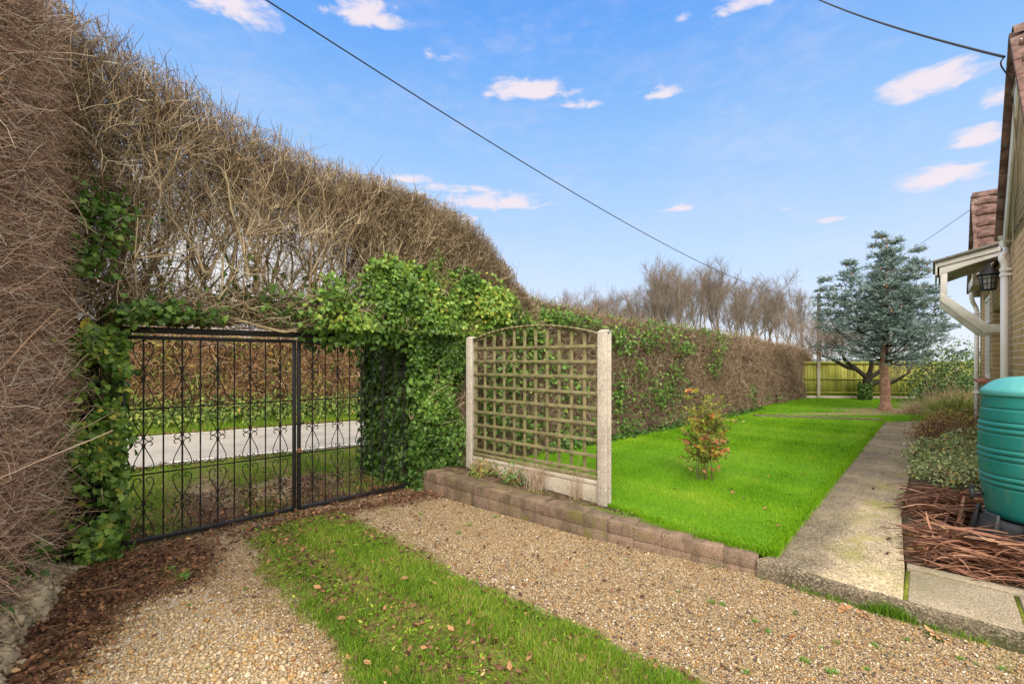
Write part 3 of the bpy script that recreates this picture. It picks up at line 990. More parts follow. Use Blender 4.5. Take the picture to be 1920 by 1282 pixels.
ncol = int(LW / .235)
for row in (0, 2):
    offs = 0 if row % 2 == 0 else .45
    for i in range(-1, ncol + 1):
        u0 = np.clip((i + offs) * LW / ncol, 0, LW); u1 = np.clip((i + 1 + offs) * LW / ncol, 0, LW)
        if u1 - u0 < .04:
            continue
        (p0, t0), (p1, t1) = wall_at(u0 + .0012), wall_at(u1 - .0012)
        dd = nrm(p1 - p0); nn = np.array([-dd[1], dd[0]])
        zt = (t0 + t1) / 2
        zlo = -.06 if row == 0 else zt - .105
        zhi = zt - .109 if row == 0 else zt
        q_tilt = rng.normal(0, .004, 4)
        if row == 0 and zhi < .0:
            continue
        jit = rng.normal(0, .002)
        dpt = .22 if row == 2 else .11
        q0, q1 = p0 + nn * jit, p1 + nn * jit
        bk.prism([q0, q1, q1 + nn * dpt, q0 + nn * dpt], zlo + rng.normal(0, .001), zhi + (q_tilt if row else 0 * q_tilt), rng.uniform(0, 1))
for i in range(12):
    (p0, t0), (p1, t1) = wall_at(i * LW / 12), wall_at((i + 1) * LW / 12)
    dd = nrm(p1 - p0); nn = np.array([-dd[1], dd[0]])
    core.prism([p0 + nn * .006, p1 + nn * .006, p1 + nn * .215, p0 + nn * .215], -.08, [t0 - .008, t1 - .008, t1 - .008, t0 - .008])
bk.build('bricks', M['brickwall'], wl, bevel=.003)
core.build('mortar', M['mortar'], wl)
# return end by the gate
g = Geo(); p0 = WALLF[0]; dd = nrm(WALLF[1] - WALLF[0]); nn = np.array([-dd[1], dd[0]])
g.prism([p0 - dd * .0 + nn * .005, p0 + nn * .45 - dd * .02, p0 + nn * .45 - dd * .1, p0 - dd * .1 + nn * .005], -.06, .255)
g.build('end_brick', M['brickwall'], wl, bevel=.008)

# ------------------------------------------------------------------ trellis fence
for nm, P_, zb, lb in (('concrete_post', LP_, .1, 'pale concrete post standing against the ivy, at the far end of the trellis'),
                       ('concrete_post', RP_, .05, 'speckled concrete post at the lawn end of the trellis')):
    g = Geo()
    h = .052
    # slotted section: H-like outline in plan
    sl, dp = .024, .022
    tdir = 1
    prof = [(-h, -h), (h, -h), (h, -sl), (h - dp, -sl), (h - dp, sl), (h, sl), (h, h), (-h, h), (-h, sl), (-h + dp, sl), (-h + dp, -sl), (-h, -sl)]
    zt = 1.905 if P_ is RP_ else 1.90
    base = [P_ + TD * a + TN * (-b_) for a, b_ in prof]
    ar = sum(base[i][0] * base[(i + 1) % 12][1] - base[(i + 1) % 12][0] * base[i][1] for i in range(12))
    if ar < 0: base = base[::-1]
    g.prism(base, zb, zt)
    # weathered cap, slightly hipped
    c = P_
    q = [P_ + TD * a + TN * b_ for a, b_ in ((-h, -h), (h, -h), (h, h), (-h, h))]
    q2 = [P_ + TD * a * .55 + TN * b_ * .55 for a, b_ in ((-h, -h), (h, -h), (h, h), (-h, h))]
    v = [(*p_, zt + .001) for p_ in q] + [(*p_, zt + .022) for p_ in q2]
    g.add(v, np.array([[0, 1, 5, 4], [1, 2, 6, 5], [2, 3, 7, 6], [3, 0, 4, 7], [4, 5, 6, 7]]))
    tag(g.build(nm, M['conc_post'], bevel=.004), lb, 'post')
A_, B_ = LP_ + TD * .055, RP_ - TD * .055
PLN = np.linalg.norm(B_ - A_)
tp = thing('trellis_panel', 'square lattice trellis panel with an arched top between two concrete posts', 'trellis', (*((A_ + B_) / 2), .4))


def TP(u, w_, z):
    u = np.asarray(u, float)
    return np.stack([A_[0] + u * TD[0] + w_ * TN[0], A_[1] + u * TD[1] + w_ * TN[1], np.broadcast_to(z, u.shape)], -1)


def arch(u):
    x = (u / PLN - .5) * 2
    return 1.885 + .125 * (1 - np.abs(x) ** 2.2)


nv = 12
for i in range(nv):
    u = .02 + i * (PLN - .04) / (nv - 1)
    g = Geo(); wd = .036 if 0 < i < nv - 1 else .042
    g.bar(TP(u, -.006, .43), TP(u, -.006, float(arch(u)) - .01), .014, wd, TN3)
    g.build('upright_slat', M['trellis'], tp, bevel=.002)
for i in range(9):
    z = .486 + i * .16
    g = Geo(); g.bar(TP(.0, .009, z + rng.normal(0, .002)), TP(PLN, .009, z + rng.normal(0, .002)), .034, .015, Z3); g.build('cross_slat', M['trellis'], tp, bevel=.002)
g = Geo()
us = np.linspace(0, PLN, 25)
for i in range(24):
    g.bar(TP(us[i], .004, float(arch(us[i]))), TP(us[i + 1] + .002, .004, float(arch(us[i + 1]))), .024, .05, Z3)
g.build('arched_rail', M['trellis'], tp)
g = Geo(); g.bar(TP(0, .004, .425), TP(PLN, .004, .425), .04, .045, Z3); g.build('bottom_rail', M['trellis'], tp, bevel=.003)
g = Geo()
g.bar(TP(-.02, 0, .255), TP(PLN + .02, 0, .255), .30, .04, Z3)
g.bar(TP(0.0, .022, .375), TP(PLN, .022, .375), .04, .012, Z3)
tag(g.build('gravel_board', M['gravelboard'], bevel=.004), 'stained concrete gravel board set under the trellis panel', 'gravel board')

# ------------------------------------------------------------------ gates
gf = thing('gateway', 'black steel bar spanning over both gate leaves between ivy clad posts', 'gate frame', (*GW(0, 0, 0)[:2], 0))
g = Geo(); g.bar(GW(-.12, .02, 1.885), GW(GL + .12, .02, 1.895), .055, .06, Z3); g.build('lintel_bar', M['iron'], gf, bevel=.006)
for s0 in (-.05, GL + .045):
    g = Geo(); g.bar(GW(s0, .015, -.05), GW(s0, .015, 1.855), .06, .06, U3); g.build('post', M['iron'], gf, bevel=.006)
g = Geo(); g.tubes(np.array([GW(-.06, -.02, 1.68), GW(.24, -.01, 1.84)]), .006, 5); g.build('stay_bar', M['iron'], gf)


def catmull(pts, m=4):
    p = np.array(pts, float); p = np.vstack([2 * p[0] - p[1], p, 2 * p[-1] - p[-2]])
    out = []
    for i in range(1, len(p) - 2):
        for t_ in np.linspace(0, 1, m, endpoint=False):
            a, b_, c_, d_ = p[i - 1], p[i], p[i + 1], p[i + 2]
            out.append(.5 * ((2 * b_) + (-a + c_) * t_ + (2 * a - 5 * b_ + 4 * c_ - d_) * t_ ** 2 + (-a + 3 * b_ - 3 * c_ + d_) * t_ ** 3))
    out.append(p[-2])
    return np.array(out)


SCR = catmull([(.036, .056), (.024, .052), (.020, .036), (.032, .020), (.054, .020), (.073, .042), (.073, .082), (.056, .135), (.032, .188), (.012, .232), (.011, .262), (.027, .284), (.052, .286), (.066, .270), (.060, .252), (.047, .252)], 3)
ZR = [.035, .615, 1.19, 1.80]
half = GL / 2
for s0, s1, lb in ((.0, half - .006, 'black wrought iron gate leaf with scrolls, hung beside the tall hedge'),
                   (half + .006, GL, 'black wrought iron gate leaf with scrolls, hung beside the ivy pillar')):
    gt = thing('gate_leaf', lb, 'gate', (*GW(s0 if s0 == 0 else s1, 0, 0)[:2], 0))
    for a in (s0 + .018, s1 - .018):
        g = Geo(); g.bar(GW(a, 0, .02), GW(a, 0, 1.835), .034, .034, U3); g.build('stile', M['iron'], gt, bevel=.004)
    g = Geo(); g.bar(GW(s0 + .0355, 0, 1.818), GW(s1 - .0355, 0, 1.818), .034, .032, Z3); g.build('top_rail', M['iron'], gt, bevel=.004)
    g = Geo(); g.bar(GW(s0 + .0355, 0, .038), GW(s1 - .0355, 0, .038), .036, .034, Z3); g.build('bottom_rail', M['iron'], gt, bevel=.004)
    for z in ZR[1:3]:
        g = Geo(); g.bar(GW(s0 + .0355, .004, z), GW(s1 - .0355, .004, z), .012, .006, Z3); g.build('mid_rail', M['iron'], gt)
    nb = 9
    xs = s0 + .018 + (s1 - s0 - .036) * np.arange(1, nb + 1) / (nb + 1)
    deco = [0, 2, 4, 6, 8]
    for i, x in enumerate(xs):
        g = Geo(); g.tubes(np.array([GW(x, -.004, .05), GW(x, -.004, 1.805)]), .0075 if i in deco else .0065, 6); g.build('bar', M['iron'], gt, smooth=True)
        if i in deco:
            for kz in range(3):
                zl, zh = ZR[kz] + .012, ZR[kz + 1] - .012
                for up in (0, 1):
                    for sg in (-1, 1):
                        sc = (zh - zl) / 2 / .29
                        zz = zl + SCR[:, 1] * sc if not up else zh - SCR[:, 1] * sc
                        P = GW(x + sg * SCR[:, 0] * .93, -.004, zz)
                        g = Geo(); g.tubes(P, .0042, 5); g.build('scroll', M['iron'], gt, smooth=True)
    if s0 > 0:
        g = Geo(); g.bar(GW(half - .03, -.03, .95), GW(half + .075, -.03, .95), .016, .016, Z3)
        g.build('slide_bolt', M['iron'], gt, bevel=.003)
    else:
        g = Geo(); g.bar(GW(half - .04, -.03, .03), GW(half - .04, -.03, .98), .018, .018, U3)
        g.build('drop_bolt', M['iron'], gt, bevel=.003)
pk = thing('padlock', 'small rusty padlock hanging on the middle of the gate', 'padlock', (*GW(half + .02, -.035, .68)[:2], .66))
g = Geo(); g.box(GW(half + .015, -.04, .66), .022, .011, .024, U3, N3); g.build('lock_body', plain('rusty steel', (.22, .10, .05), .7, .3, .3, 60, .3, 120), pk, bevel=.004)
an = np.linspace(0, math.pi, 9)
g = Geo(); g.tubes(GW(half + .015 + .014 * np.cos(an), -.04, .684 + .022 * np.sin(an)), .0035, 5); g.build('shackle', M['iron'], pk, smooth=True)
#==PART3==
# ------------------------------------------------------------------ hedges
TOPPX = [(60, 5), (200, 100), (340, 186), (480, 272), (600, 322), (700, 356), (790, 392), (840, 416), (876, 450), (904, 486), (928, 522), (948, 552), (968, 580)]
_sz = np.array([px_plane(a, b_, .15) for a, b_ in TOPPX])


def tall_top(s_):
    return np.interp(s_, _sz[:, 0], _sz[:, 1], left=_sz[0, 1] + .15, right=2.2)


def tone_n(n, m=.45, sd_=.2):
    return np.clip(rng.normal(m, sd_, n), 0, 1)


def ivy_mask_poly(px, d):
    return np.array([px_plane(a, b_, d) for a, b_ in px])


def leaf_cloud(g, C, Nrm, size=(.04, .075), tmpl=IVY, tone=(.45, .2), droop=.9, spread=.75):
    n = len(C)
    Nj = nrm(Nrm + rng.normal(size=(n, 3)) * spread)
    D = nrm(np.array([0, 0, -droop]) + rng.normal(size=(n, 3)) * .6)
    D = nrm(D - Nj * (D * Nj).sum(1, keepdims=True) * .8)
    g.stamps(tmpl[0], tmpl[1], C, D, Nj, rng.uniform(size[0], size[1], n), tone[0] if np.ndim(tone[0]) else tone_n(n, *tone))


# ---- tall hedge arching over the gate
th = thing('tall_hedge', 'tall bare twiggy hedge arching over the iron gate, sky showing through it', 'hedge', (*GW(-.3, .2, 0)[:2], 0))


def in_tall(P):
    s_, d_ = to_gate(P); z = P[..., 2]
    tp_ = tall_top(s_)
    lump = .10 * wave(s_, z, 1.3) + .05 * wave(s_, z, 4, 2)
    bot = np.where((s_ > .0) & (s_ < 2.75), 1.93 + .0 * s_, -.1)
    return (z < tp_ + .05 * wave(s_ * 3, d_ * 4, 2)) & (z > bot) & (d_ > -.36 + lump) & (d_ < .62) & (s_ > -1.5) & (s_ < 5.2)


def branch_sets():
    sets = []
    # trunks: cluster by the gate hinge, cluster in the pillar, and leaning limbs that spread over the gate
    n = 26
    st = np.concatenate([GW(rng.uniform(-.75, -.12, n), rng.uniform(-.1, .5, n), 0), GW(rng.uniform(2.95, 4.2, n), rng.uniform(.25, .7, n), 0)])
    dr = nrm(np.concatenate([U3[None] * rng.uniform(-.05, .45, n)[:, None], U3[None] * rng.uniform(-.3, .15, n)[:, None]]) + rng.normal(size=(2 * n, 3)) * .07 + Z3)
    P = grow(st, dr, rng.uniform(3.2, 4.4, 2 * n), 12, .07, .02)
    sets.append((P, np.linspace(1, .35, 12)[None] * rng.uniform(.014, .030, 2 * n)[:, None], .55))
    # limbs springing from just above the lintel
    n = 105
    s0 = -.1 + 3.0 * rng.uniform(0, 1, n) ** 1.3
    st = GW(s0, rng.uniform(-.15, .6, n), 1.98 + rng.uniform(0, .5, n))
    dr = nrm(U3[None] * rng.normal(.08, .38, n)[:, None] + N3[None] * rng.normal(0, .15, n)[:, None] + Z3)
    P1 = grow(st, dr, rng.uniform(1.2, 2.3, n), 10, .13, .03)
    sets.append((P1, np.linspace(1, .35, 10)[None] * rng.uniform(.007, .015, n)[:, None], .55))
    return sets


def clip_R(P, r0, r1):
    return taper(len(P), P.shape[1], r0, r1)


big = Geo(); small = Geo()
sets = branch_sets()
L1 = []
for P, Rr, tm in sets:
    P = clip_inside(P, in_tall)
    live = np.linalg.norm(np.diff(P, axis=1), axis=2) > .01
    last = np.maximum(live.sum(1), 1)
    fr_ = np.minimum(np.arange(P.shape[1])[None] / last[:, None], 1)
    Rr = (1 - .88 * fr_) * rng.uniform(.008, .019, len(P))[:, None]
    if P.shape[1] == 12:
        Rr = Rr * 1.5
    big.tubes(P, Rr, 5, tone_n(len(P), .55, .15))
    st, d, i, t_ = kids(P, 10, .2, .7)
    L1.append((st, d))
st = np.concatenate([a for a, _ in L1]); d = np.concatenate([a for _, a in L1])
d = nrm(d + np.array([0, 0, .5]))
Q = clip_inside(grow(st, d, rng.uniform(.35, 1.0, len(st)), 7, .2, .03), in_tall)
small.tubes(Q, taper(len(Q), 7, rng.uniform(.0034, .006, len(Q)), .0018), 4, tone_n(len(Q), .62, .2))
st, d, i, t_ = kids(Q, 7, .15, .85)
d = nrm(d + np.array([0, 0, .45]))
Q2 = clip_inside(grow(st, d, rng.uniform(.15, .5, len(st)), 5, .28, .02), in_tall)
s2, _ = to_gate(Q2[:, 0])
small.tubes(Q2, taper(len(Q2), 5, .0024, .0012), 3, tone_n(len(Q2), .55, .22))
st, d, i, t_ = kids(Q2, 3, .25, .8)
keep = rng.uniform(size=len(st)) < .45
Q3 = clip_inside(grow(st[keep], nrm(d[keep] + [0, 0, .25]), rng.uniform(.06, .2, keep.sum()), 3, .3), in_tall)
small.tubes(Q3, taper(len(Q3), 3, .0018, .0010), 3, tone_n(len(Q3), .5, .22))
# clipped top: upright darker shoots all along the outline
n = 14000
s0 = rng.uniform(-1.4, 5.0, n); d0 = rng.uniform(-.3, .8, n)
lo = rng.uniform(0, 1, n) ** 1.6 * .55
st = GW(s0, d0, tall_top(s0) - .04 - lo)
P = grow(st, Z3[None] + rng.normal(size=(n, 3)) * .38, rng.uniform(.12, .38, n), 5, .16, .05)
okz = P[:, -1, 2] < tall_top(to_gate(P[:, -1])[0]) + rng.uniform(.02, .16, n)
P = P[okz]
small.tubes(P, taper(len(P), 5, .0029, .0013), 3, tone_n(len(P), .30, .15))
# fine twigs all through the clipped mass, thinner low down over the gate
n = 30000
s0 = rng.uniform(-1.3, 5.0, n); zt_ = tall_top(s0); f_ = rng.uniform(0, 1, n)
z0 = 1.95 + (zt_ - 1.95) * f_
k = rng.uniform(size=n) < (1 - .72 * np.exp(-((s0 - 1.05) / .8) ** 2)) * np.clip(.08 + .8 * f_ ** 1.5 + .8 * np.clip((s0 - 1.9) / 1.5, 0, 1) + .7 * np.clip((.35 - s0) / .5, 0, 1) + .35 * wave(s0, z0, 2.3, 3), .12, 1)
st = GW(s0[k], rng.uniform(-.32, .45, k.sum()), z0[k]); n = k.sum()
P = clip_inside(grow(st, rng.normal(size=(n, 3)) * .5 + Z3 * .6, rng.uniform(.14, .4, n), 6, .2, .03), in_tall)
small.tubes(P, taper(len(P), 6, .0028, .0013), 3, tone_n(len(P), .52, .29))
sf, df, _i, _t = kids(P, 2, .3, .65)
PF = clip_inside(grow(sf, df + [0, 0, .3], rng.uniform(.05, .16, len(sf)), 4, .2), in_tall)
small.tubes(PF, taper(len(PF), 4, .0019, .0010), 3, tone_n(len(PF), .48, .28))
# dense bristly front of the far half
n = 22000
s0 = 2.0 + 3.0 * rng.uniform(0, 1, n) ** .7
z0 = 1.95 + (tall_top(s0) - 1.95) * rng.uniform(0, 1, n) ** .8
st = GW(s0, rng.uniform(-.3, .3, n), z0)
P = clip_inside(grow(st, -N3[None] * .35 + rng.normal(size=(n, 3)) * .5 + Z3 * .5, rng.uniform(.15, .4, n), 5, .25), in_tall)
small.tubes(P, taper(len(P), 5, .0024, .0011), 3, tone_n(len(P), .45, .22))
# dense tangle at the hinge end and low bottom fringe over the lintel
n = 6000
s0 = np.concatenate([rng.uniform(-1.1, .15, n // 2), rng.uniform(0, 2.8, n // 2)])
z0 = np.concatenate([rng.uniform(.1, 3.9, n // 2), 1.95 + np.abs(rng.normal(0, .22, n // 2))])
st = GW(s0, rng.uniform(-.3, .5, n), z0)
P = clip_inside(grow(st, rng.normal(size=(n, 3)) * np.array([1, 1, .7]), rng.uniform(.2, .55, n), 6, .3), in_tall)
small.tubes(P, taper(len(P), 6, .0036, .0017), 3, tone_n(len(P), .55, .22))
# withered leaves and stray ivy caught among the twigs
gl = Geo(); n = 900
s0 = rng.uniform(-1.2, 4.6, n); C = GW(s0, rng.uniform(-.3, .3, n), 1.95 + (tall_top(s0) - 2.05) * rng.uniform(0, 1, n))
leaf_cloud(gl, C, rand_dir(n), (.018, .04), DRY, (.45, .25))
gl.build('withered_leaves', M['dry'], th)
gl = Geo(); n = 700
s0 = rng.uniform(.2, 2.4, n); C = GW(s0, rng.uniform(-.2, .5, n), 2.0 + np.abs(rng.normal(0, .28, n)))
leaf_cloud(gl, C, rand_dir(n, .6), (.035, .07), IVY, (.4, .2))
gl.build('stray_leaves', M['ivy'], th)
big.build('branches', M['twigolive'], th, smooth=True)
small.build('twigs', M['twigolive'], th)
# low crooked branch that crosses the lintel
g = Geo(); P = catmull([GW(.55, -.05, 2.1), GW(.9, -.16, 1.99), GW(1.12, -.2, 1.93), GW(1.27, -.2, 1.905), GW(1.42, -.18, 1.97), GW(1.55, -.1, 2.1), GW(1.8, 0, 2.3)], 5)
g.tubes(P, np.linspace(.017, .008, len(P))[None], 6, .75); g.build('crooked_branch', M['twigolive'], th, smooth=True)
# dark heart at the hinge end, behind the twigs
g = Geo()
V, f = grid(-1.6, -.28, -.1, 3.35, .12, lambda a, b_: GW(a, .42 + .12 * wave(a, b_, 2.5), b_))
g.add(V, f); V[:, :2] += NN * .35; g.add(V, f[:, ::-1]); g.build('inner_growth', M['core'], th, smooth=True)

# ---- ivy on the arch and pillar
IVYPX = [(480, 618), (540, 580), (585, 545), (600, 512), (640, 500), (668, 522), (695, 480), (742, 462), (768, 478), (800, 500), (822, 452), (836, 500), (872, 492), (905, 522), (945, 540), (975, 552), (1000, 575), (1035, 606), (1010, 640), (905, 635), (890, 700), (886, 850), (872, 893), (820, 895), (793, 880), (780, 800), (782, 690), (760, 648), (700, 640), (660, 652), (600, 640), (560, 632)]
iv = thing('ivy', 'bright green ivy clothing the hedge arch and pillar beside the trellis', 'ivy', (*GW(3.1, -.1, 0)[:2], 0))
poly = ivy_mask_poly(IVYPX, -.3)
n = 26000
q = scatter(poly, n)
sdv = poly_sd(q, poly)
lumpi = wave(q[:, 0], q[:, 1], 2.6, 1)
keep = rng.uniform(size=n) < np.clip((sdv + .02) / .16, .12, 1) * np.clip(.75 + .6 * wave(q[:, 0], q[:, 1], 3.7, 4), .15, 1)
# thinner towards the gate's middle
keep &= rng.uniform(size=n) < np.clip((q[:, 0] - 1.25) / .95, .10, 1)
q, sdv, lumpi = q[keep], sdv[keep], lumpi[keep]
bul = .07 * np.sqrt(np.clip(sdv, 0, .3) / .3) + .10 * lumpi
up_ = q[:, 1] > 1.95
dd_ = -.27 - bul - np.where(up_, .03, -.06) + np.abs(rng.normal(0, .06, len(q)))
C = GW(q[:, 0], dd_, q[:, 1])
nl = nrm(-N3[None] + Z3[None] * .45 + (np.stack([wave(q[:, 0], q[:, 1], 3, 7), wave(q[:, 0], q[:, 1], 3, 9), wave(q[:, 0], q[:, 1], 3, 5)], 1)) * .5)
g = Geo()
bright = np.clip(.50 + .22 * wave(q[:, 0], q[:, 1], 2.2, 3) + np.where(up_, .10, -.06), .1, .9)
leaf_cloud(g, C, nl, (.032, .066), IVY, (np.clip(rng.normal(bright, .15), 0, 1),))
# yellowing flush at the far top
n = 900
q = np.array([px_plane(925, 570, -.35)]) + rng.normal(size=(n, 2)) * [.16, .12]
leaf_cloud(g, GW(q[:, 0], -.42 + rng.normal(0, .04, n), q[:, 1]), np.broadcast_to(-N3 + Z3 * .5, (n, 3)), (.04, .07), IVY, (.8, .12))
# pillar flank towards the gate, gate side and road side, dark and dense
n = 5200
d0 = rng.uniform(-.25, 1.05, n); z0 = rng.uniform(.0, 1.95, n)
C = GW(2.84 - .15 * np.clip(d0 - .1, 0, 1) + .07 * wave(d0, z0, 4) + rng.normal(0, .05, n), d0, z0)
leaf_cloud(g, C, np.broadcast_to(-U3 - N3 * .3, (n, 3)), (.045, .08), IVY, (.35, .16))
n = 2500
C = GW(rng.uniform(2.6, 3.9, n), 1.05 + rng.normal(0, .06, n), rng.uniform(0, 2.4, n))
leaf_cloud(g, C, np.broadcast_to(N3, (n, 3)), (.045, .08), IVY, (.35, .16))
# leaves hanging just under and over the lintel
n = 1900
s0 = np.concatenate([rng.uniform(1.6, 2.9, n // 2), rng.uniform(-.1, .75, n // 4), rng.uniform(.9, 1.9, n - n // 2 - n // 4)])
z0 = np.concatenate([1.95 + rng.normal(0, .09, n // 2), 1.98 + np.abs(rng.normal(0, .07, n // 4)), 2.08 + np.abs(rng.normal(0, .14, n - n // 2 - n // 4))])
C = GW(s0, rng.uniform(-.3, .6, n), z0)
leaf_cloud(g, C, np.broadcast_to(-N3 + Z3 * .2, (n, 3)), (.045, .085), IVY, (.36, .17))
g.build('leaves', M['ivy'], iv)
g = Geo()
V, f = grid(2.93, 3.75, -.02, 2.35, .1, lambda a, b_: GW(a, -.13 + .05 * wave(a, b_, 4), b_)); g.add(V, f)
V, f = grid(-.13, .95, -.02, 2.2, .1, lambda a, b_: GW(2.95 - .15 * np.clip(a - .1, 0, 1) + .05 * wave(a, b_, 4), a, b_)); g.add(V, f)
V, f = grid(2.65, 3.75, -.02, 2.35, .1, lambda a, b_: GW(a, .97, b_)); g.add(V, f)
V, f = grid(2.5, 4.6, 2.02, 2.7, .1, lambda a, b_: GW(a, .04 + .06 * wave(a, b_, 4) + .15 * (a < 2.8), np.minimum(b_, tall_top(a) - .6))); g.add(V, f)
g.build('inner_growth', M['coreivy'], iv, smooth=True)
# ---- ivy at the hinge side of the gate
ip = thing('ivy', 'dark green ivy climbing the hedge end beside the gate hinge', 'ivy', (*GW(-.35, -.2, 0)[:2], 0))
g = Geo()
IV2 = [(128, 640), (160, 600), (235, 618), (240, 700), (232, 800), (236, 900), (226, 1000), (205, 1062), (160, 1070), (130, 1010), (118, 900), (125, 760)]
poly = ivy_mask_poly(IV2, -.25)
q = scatter(poly, 3900); sdv = poly_sd(q, poly)
keep = rng.uniform(size=len(q)) < np.clip(.4 + 1.2 * wave(q[:, 0], q[:, 1], 3.1, 2), .06, 1)
q = q[keep]
C = GW(q[:, 0], -.26 - .08 * wave(q[:, 0], q[:, 1], 3.3) + np.abs(rng.normal(0, .07, len(q))), q[:, 1])
leaf_cloud(g, C, np.broadcast_to(-N3 + Z3 * .35 + U3 * .2, (len(q), 3)), (.036, .074), IVY, (.62, .2))
n = 1800
d0 = rng.uniform(-.25, .8, n); z0 = rng.uniform(0, 1.95, n)
C = GW(-.04 + .06 * wave(d0, z0, 4) + rng.normal(0, .04, n), d0, z0)
leaf_cloud(g, C, np.broadcast_to(U3 - N3 * .3, (n, 3)), (.045, .085), IVY, (.4, .17))
for (a, b_), rs, cnt in (((192, 385), (.17, .13), 330), ((165, 480), (.13, .14), 260), ((215, 440), (.10, .12), 130), ((300, 575), (.22, .07), 260), ((255, 590), (.12, .08), 160)):
    c0 = np.array(px_plane(a, b_, -.28)); cnt = int(cnt * .5)
    q = c0 + rng.normal(size=(cnt, 2)) * np.array(rs) * .6
    leaf_cloud(g, GW(q[:, 0], -.33 + np.abs(rng.normal(0, .08, cnt)), q[:, 1]), np.broadcast_to(-N3 + Z3 * .3, (cnt, 3)), (.038, .07), IVY, (.42, .16))
g.build('leaves', M['ivy'], ip)
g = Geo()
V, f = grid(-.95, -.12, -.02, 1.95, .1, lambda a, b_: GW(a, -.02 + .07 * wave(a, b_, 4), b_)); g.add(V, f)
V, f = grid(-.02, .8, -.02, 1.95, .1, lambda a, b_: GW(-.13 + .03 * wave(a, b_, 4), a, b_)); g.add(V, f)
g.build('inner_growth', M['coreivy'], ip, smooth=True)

# ---- clipped hedge along the drive's other side (seen at a grazing angle)
BA, BB = np.array([-3.50, 3.55]), np.array([-1.95, 1.22])
BD = nrm(BB - BA); BL = np.linalg.norm(BB - BA); BN = np.array([-BD[1], BD[0]])
if BN[0] < 0: BN = -BN


def BW(u, e, z):
    u, e, z = np.broadcast_arrays(np.asarray(u, float), np.asarray(e, float), np.asarray(z, float))
    return np.stack([BA[0] + u * BD[0] + e * BN[0], BA[1] + u * BD[1] + e * BN[1], z], -1)


BD3 = np.array([*BD, 0]); BN3 = np.array([*BN, 0])
bh = thing('boundary_hedge', 'high clipped russet hedge with dense bare twigs rising from an earthy bank', 'hedge', (*BW(.3, -.3, 0)[:2], 0))


def b_top(u):
    return 4.35 - .5 * np.exp(-((u + .2) / .35) ** 2)


def b_face(u, z):
    return .05 * wave(u, z, 2.2) + .03 * wave(u, z, 6, 3) - .35 * np.clip((z - 3.7) / .7, 0, 1) ** 2 - .10 * np.clip((.9 - z) / .9, 0, 1)


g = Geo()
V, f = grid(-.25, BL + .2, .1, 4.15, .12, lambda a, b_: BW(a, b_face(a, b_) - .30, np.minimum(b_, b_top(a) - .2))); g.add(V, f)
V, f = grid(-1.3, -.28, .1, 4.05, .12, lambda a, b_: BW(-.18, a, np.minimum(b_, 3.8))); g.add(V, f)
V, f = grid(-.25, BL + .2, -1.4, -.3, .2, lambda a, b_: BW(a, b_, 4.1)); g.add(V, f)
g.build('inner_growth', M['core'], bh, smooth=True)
g = Geo()
n = 40000
u0 = rng.uniform(-.25, 1.9, n); z0 = rng.uniform(.25, 4.3, n)
st = BW(u0, b_face(u0, z0) - rng.uniform(.02, .24, n), z0)
ang = rng.normal(.0, .75, n)
dr = BD3[None] * (np.cos(ang) * rng.choice([-1, 1], n, p=[.72, .28]))[:, None] + Z3[None] * (np.sin(ang) + .05)[:, None] + BN3[None] * rng.normal(.32, .35, n)[:, None]
P = grow(st, dr, rng.uniform(.12, .42, n), 5, .20, -.01)
uu = (P[:, :, :2] - BA) @ BN
ok = uu.max(1) < .16 + rng.uniform(0, .05, n)
P = P[ok]
low = np.clip((1.4 - P[:, 0, 2]) / 1.4, 0, 1)
g.tubes(P, taper(len(P), 5, rng.uniform(.0018, .0036, len(P)), .0013), 3, np.clip(rng.normal(.52 - .08 * low, .26), 0, 1))
# some longer pale stems lying in the face
n = 140
u0 = rng.uniform(-.2, 1.8, n); z0 = rng.uniform(.3, 4.0, n)
P = grow(BW(u0, b_face(u0, z0) - .02, z0), -BD3[None] * rng.uniform(-.6, 1, n)[:, None] + Z3[None] * rng.normal(.1, .7, n)[:, None] + BN3[None] * .08, rng.uniform(.3, .7, n), 8, .14)
g.tubes(P, taper(n, 8, rng.uniform(.0025, .0045, n), .0018), 4, tone_n(n, .78, .14))
# corner and top shoots
n = 9000
v0 = rng.uniform(-1.2, .05, n); z0 = rng.uniform(.3, 4.05, n)
P = grow(BW(-.2 + rng.uniform(-.05, .1, n), v0, z0), -BD3[None] * .5 + rng.normal(size=(n, 3)) * .7, rng.uniform(.12, .35, n), 5, .2)
g.tubes(P, taper(n, 5, .0026, .0013), 3, tone_n(n, .45, .2))
n = 7000
u0 = rng.uniform(-.3, 1.9, n); v0 = rng.uniform(-1.2, -.1, n)
P = grow(BW(u0, v0, b_top(u0) - rng.uniform(.05, .5, n)), Z3[None] + rng.normal(size=(n, 3)) * .45, rng.uniform(.15, .4, n), 5, .18)
g.tubes(P, taper(n, 5, .0028, .0013), 3, tone_n(n, .35, .17))
g.build('twigs', M['twigred'], bh)
g = Geo()
n = 26
P = grow(BW(rng.uniform(.0, 1.6, n), rng.uniform(-.40, -.26, n), .2), Z3[None] + rng.normal(size=(n, 3)) * .05 + BD3 * rng.normal(0, .15, (n, 1)), rng.uniform(1.5, 3.2, n), 12, .035)
off_ = np.maximum((P[:, :, :2] - BA) @ BN + .16, 0)
P[:, :, :2] -= off_[:, :, None] * BN
g.tubes(P, taper(n, 12, .016, .006), 5, tone_n(n, .5, .15)); g.build('branches', M['twigred'], bh, smooth=True)
g = Geo(); n = 900; u0 = rng.uniform(-.2, 1.8, n); z0 = rng.uniform(.25, 4.1, n)
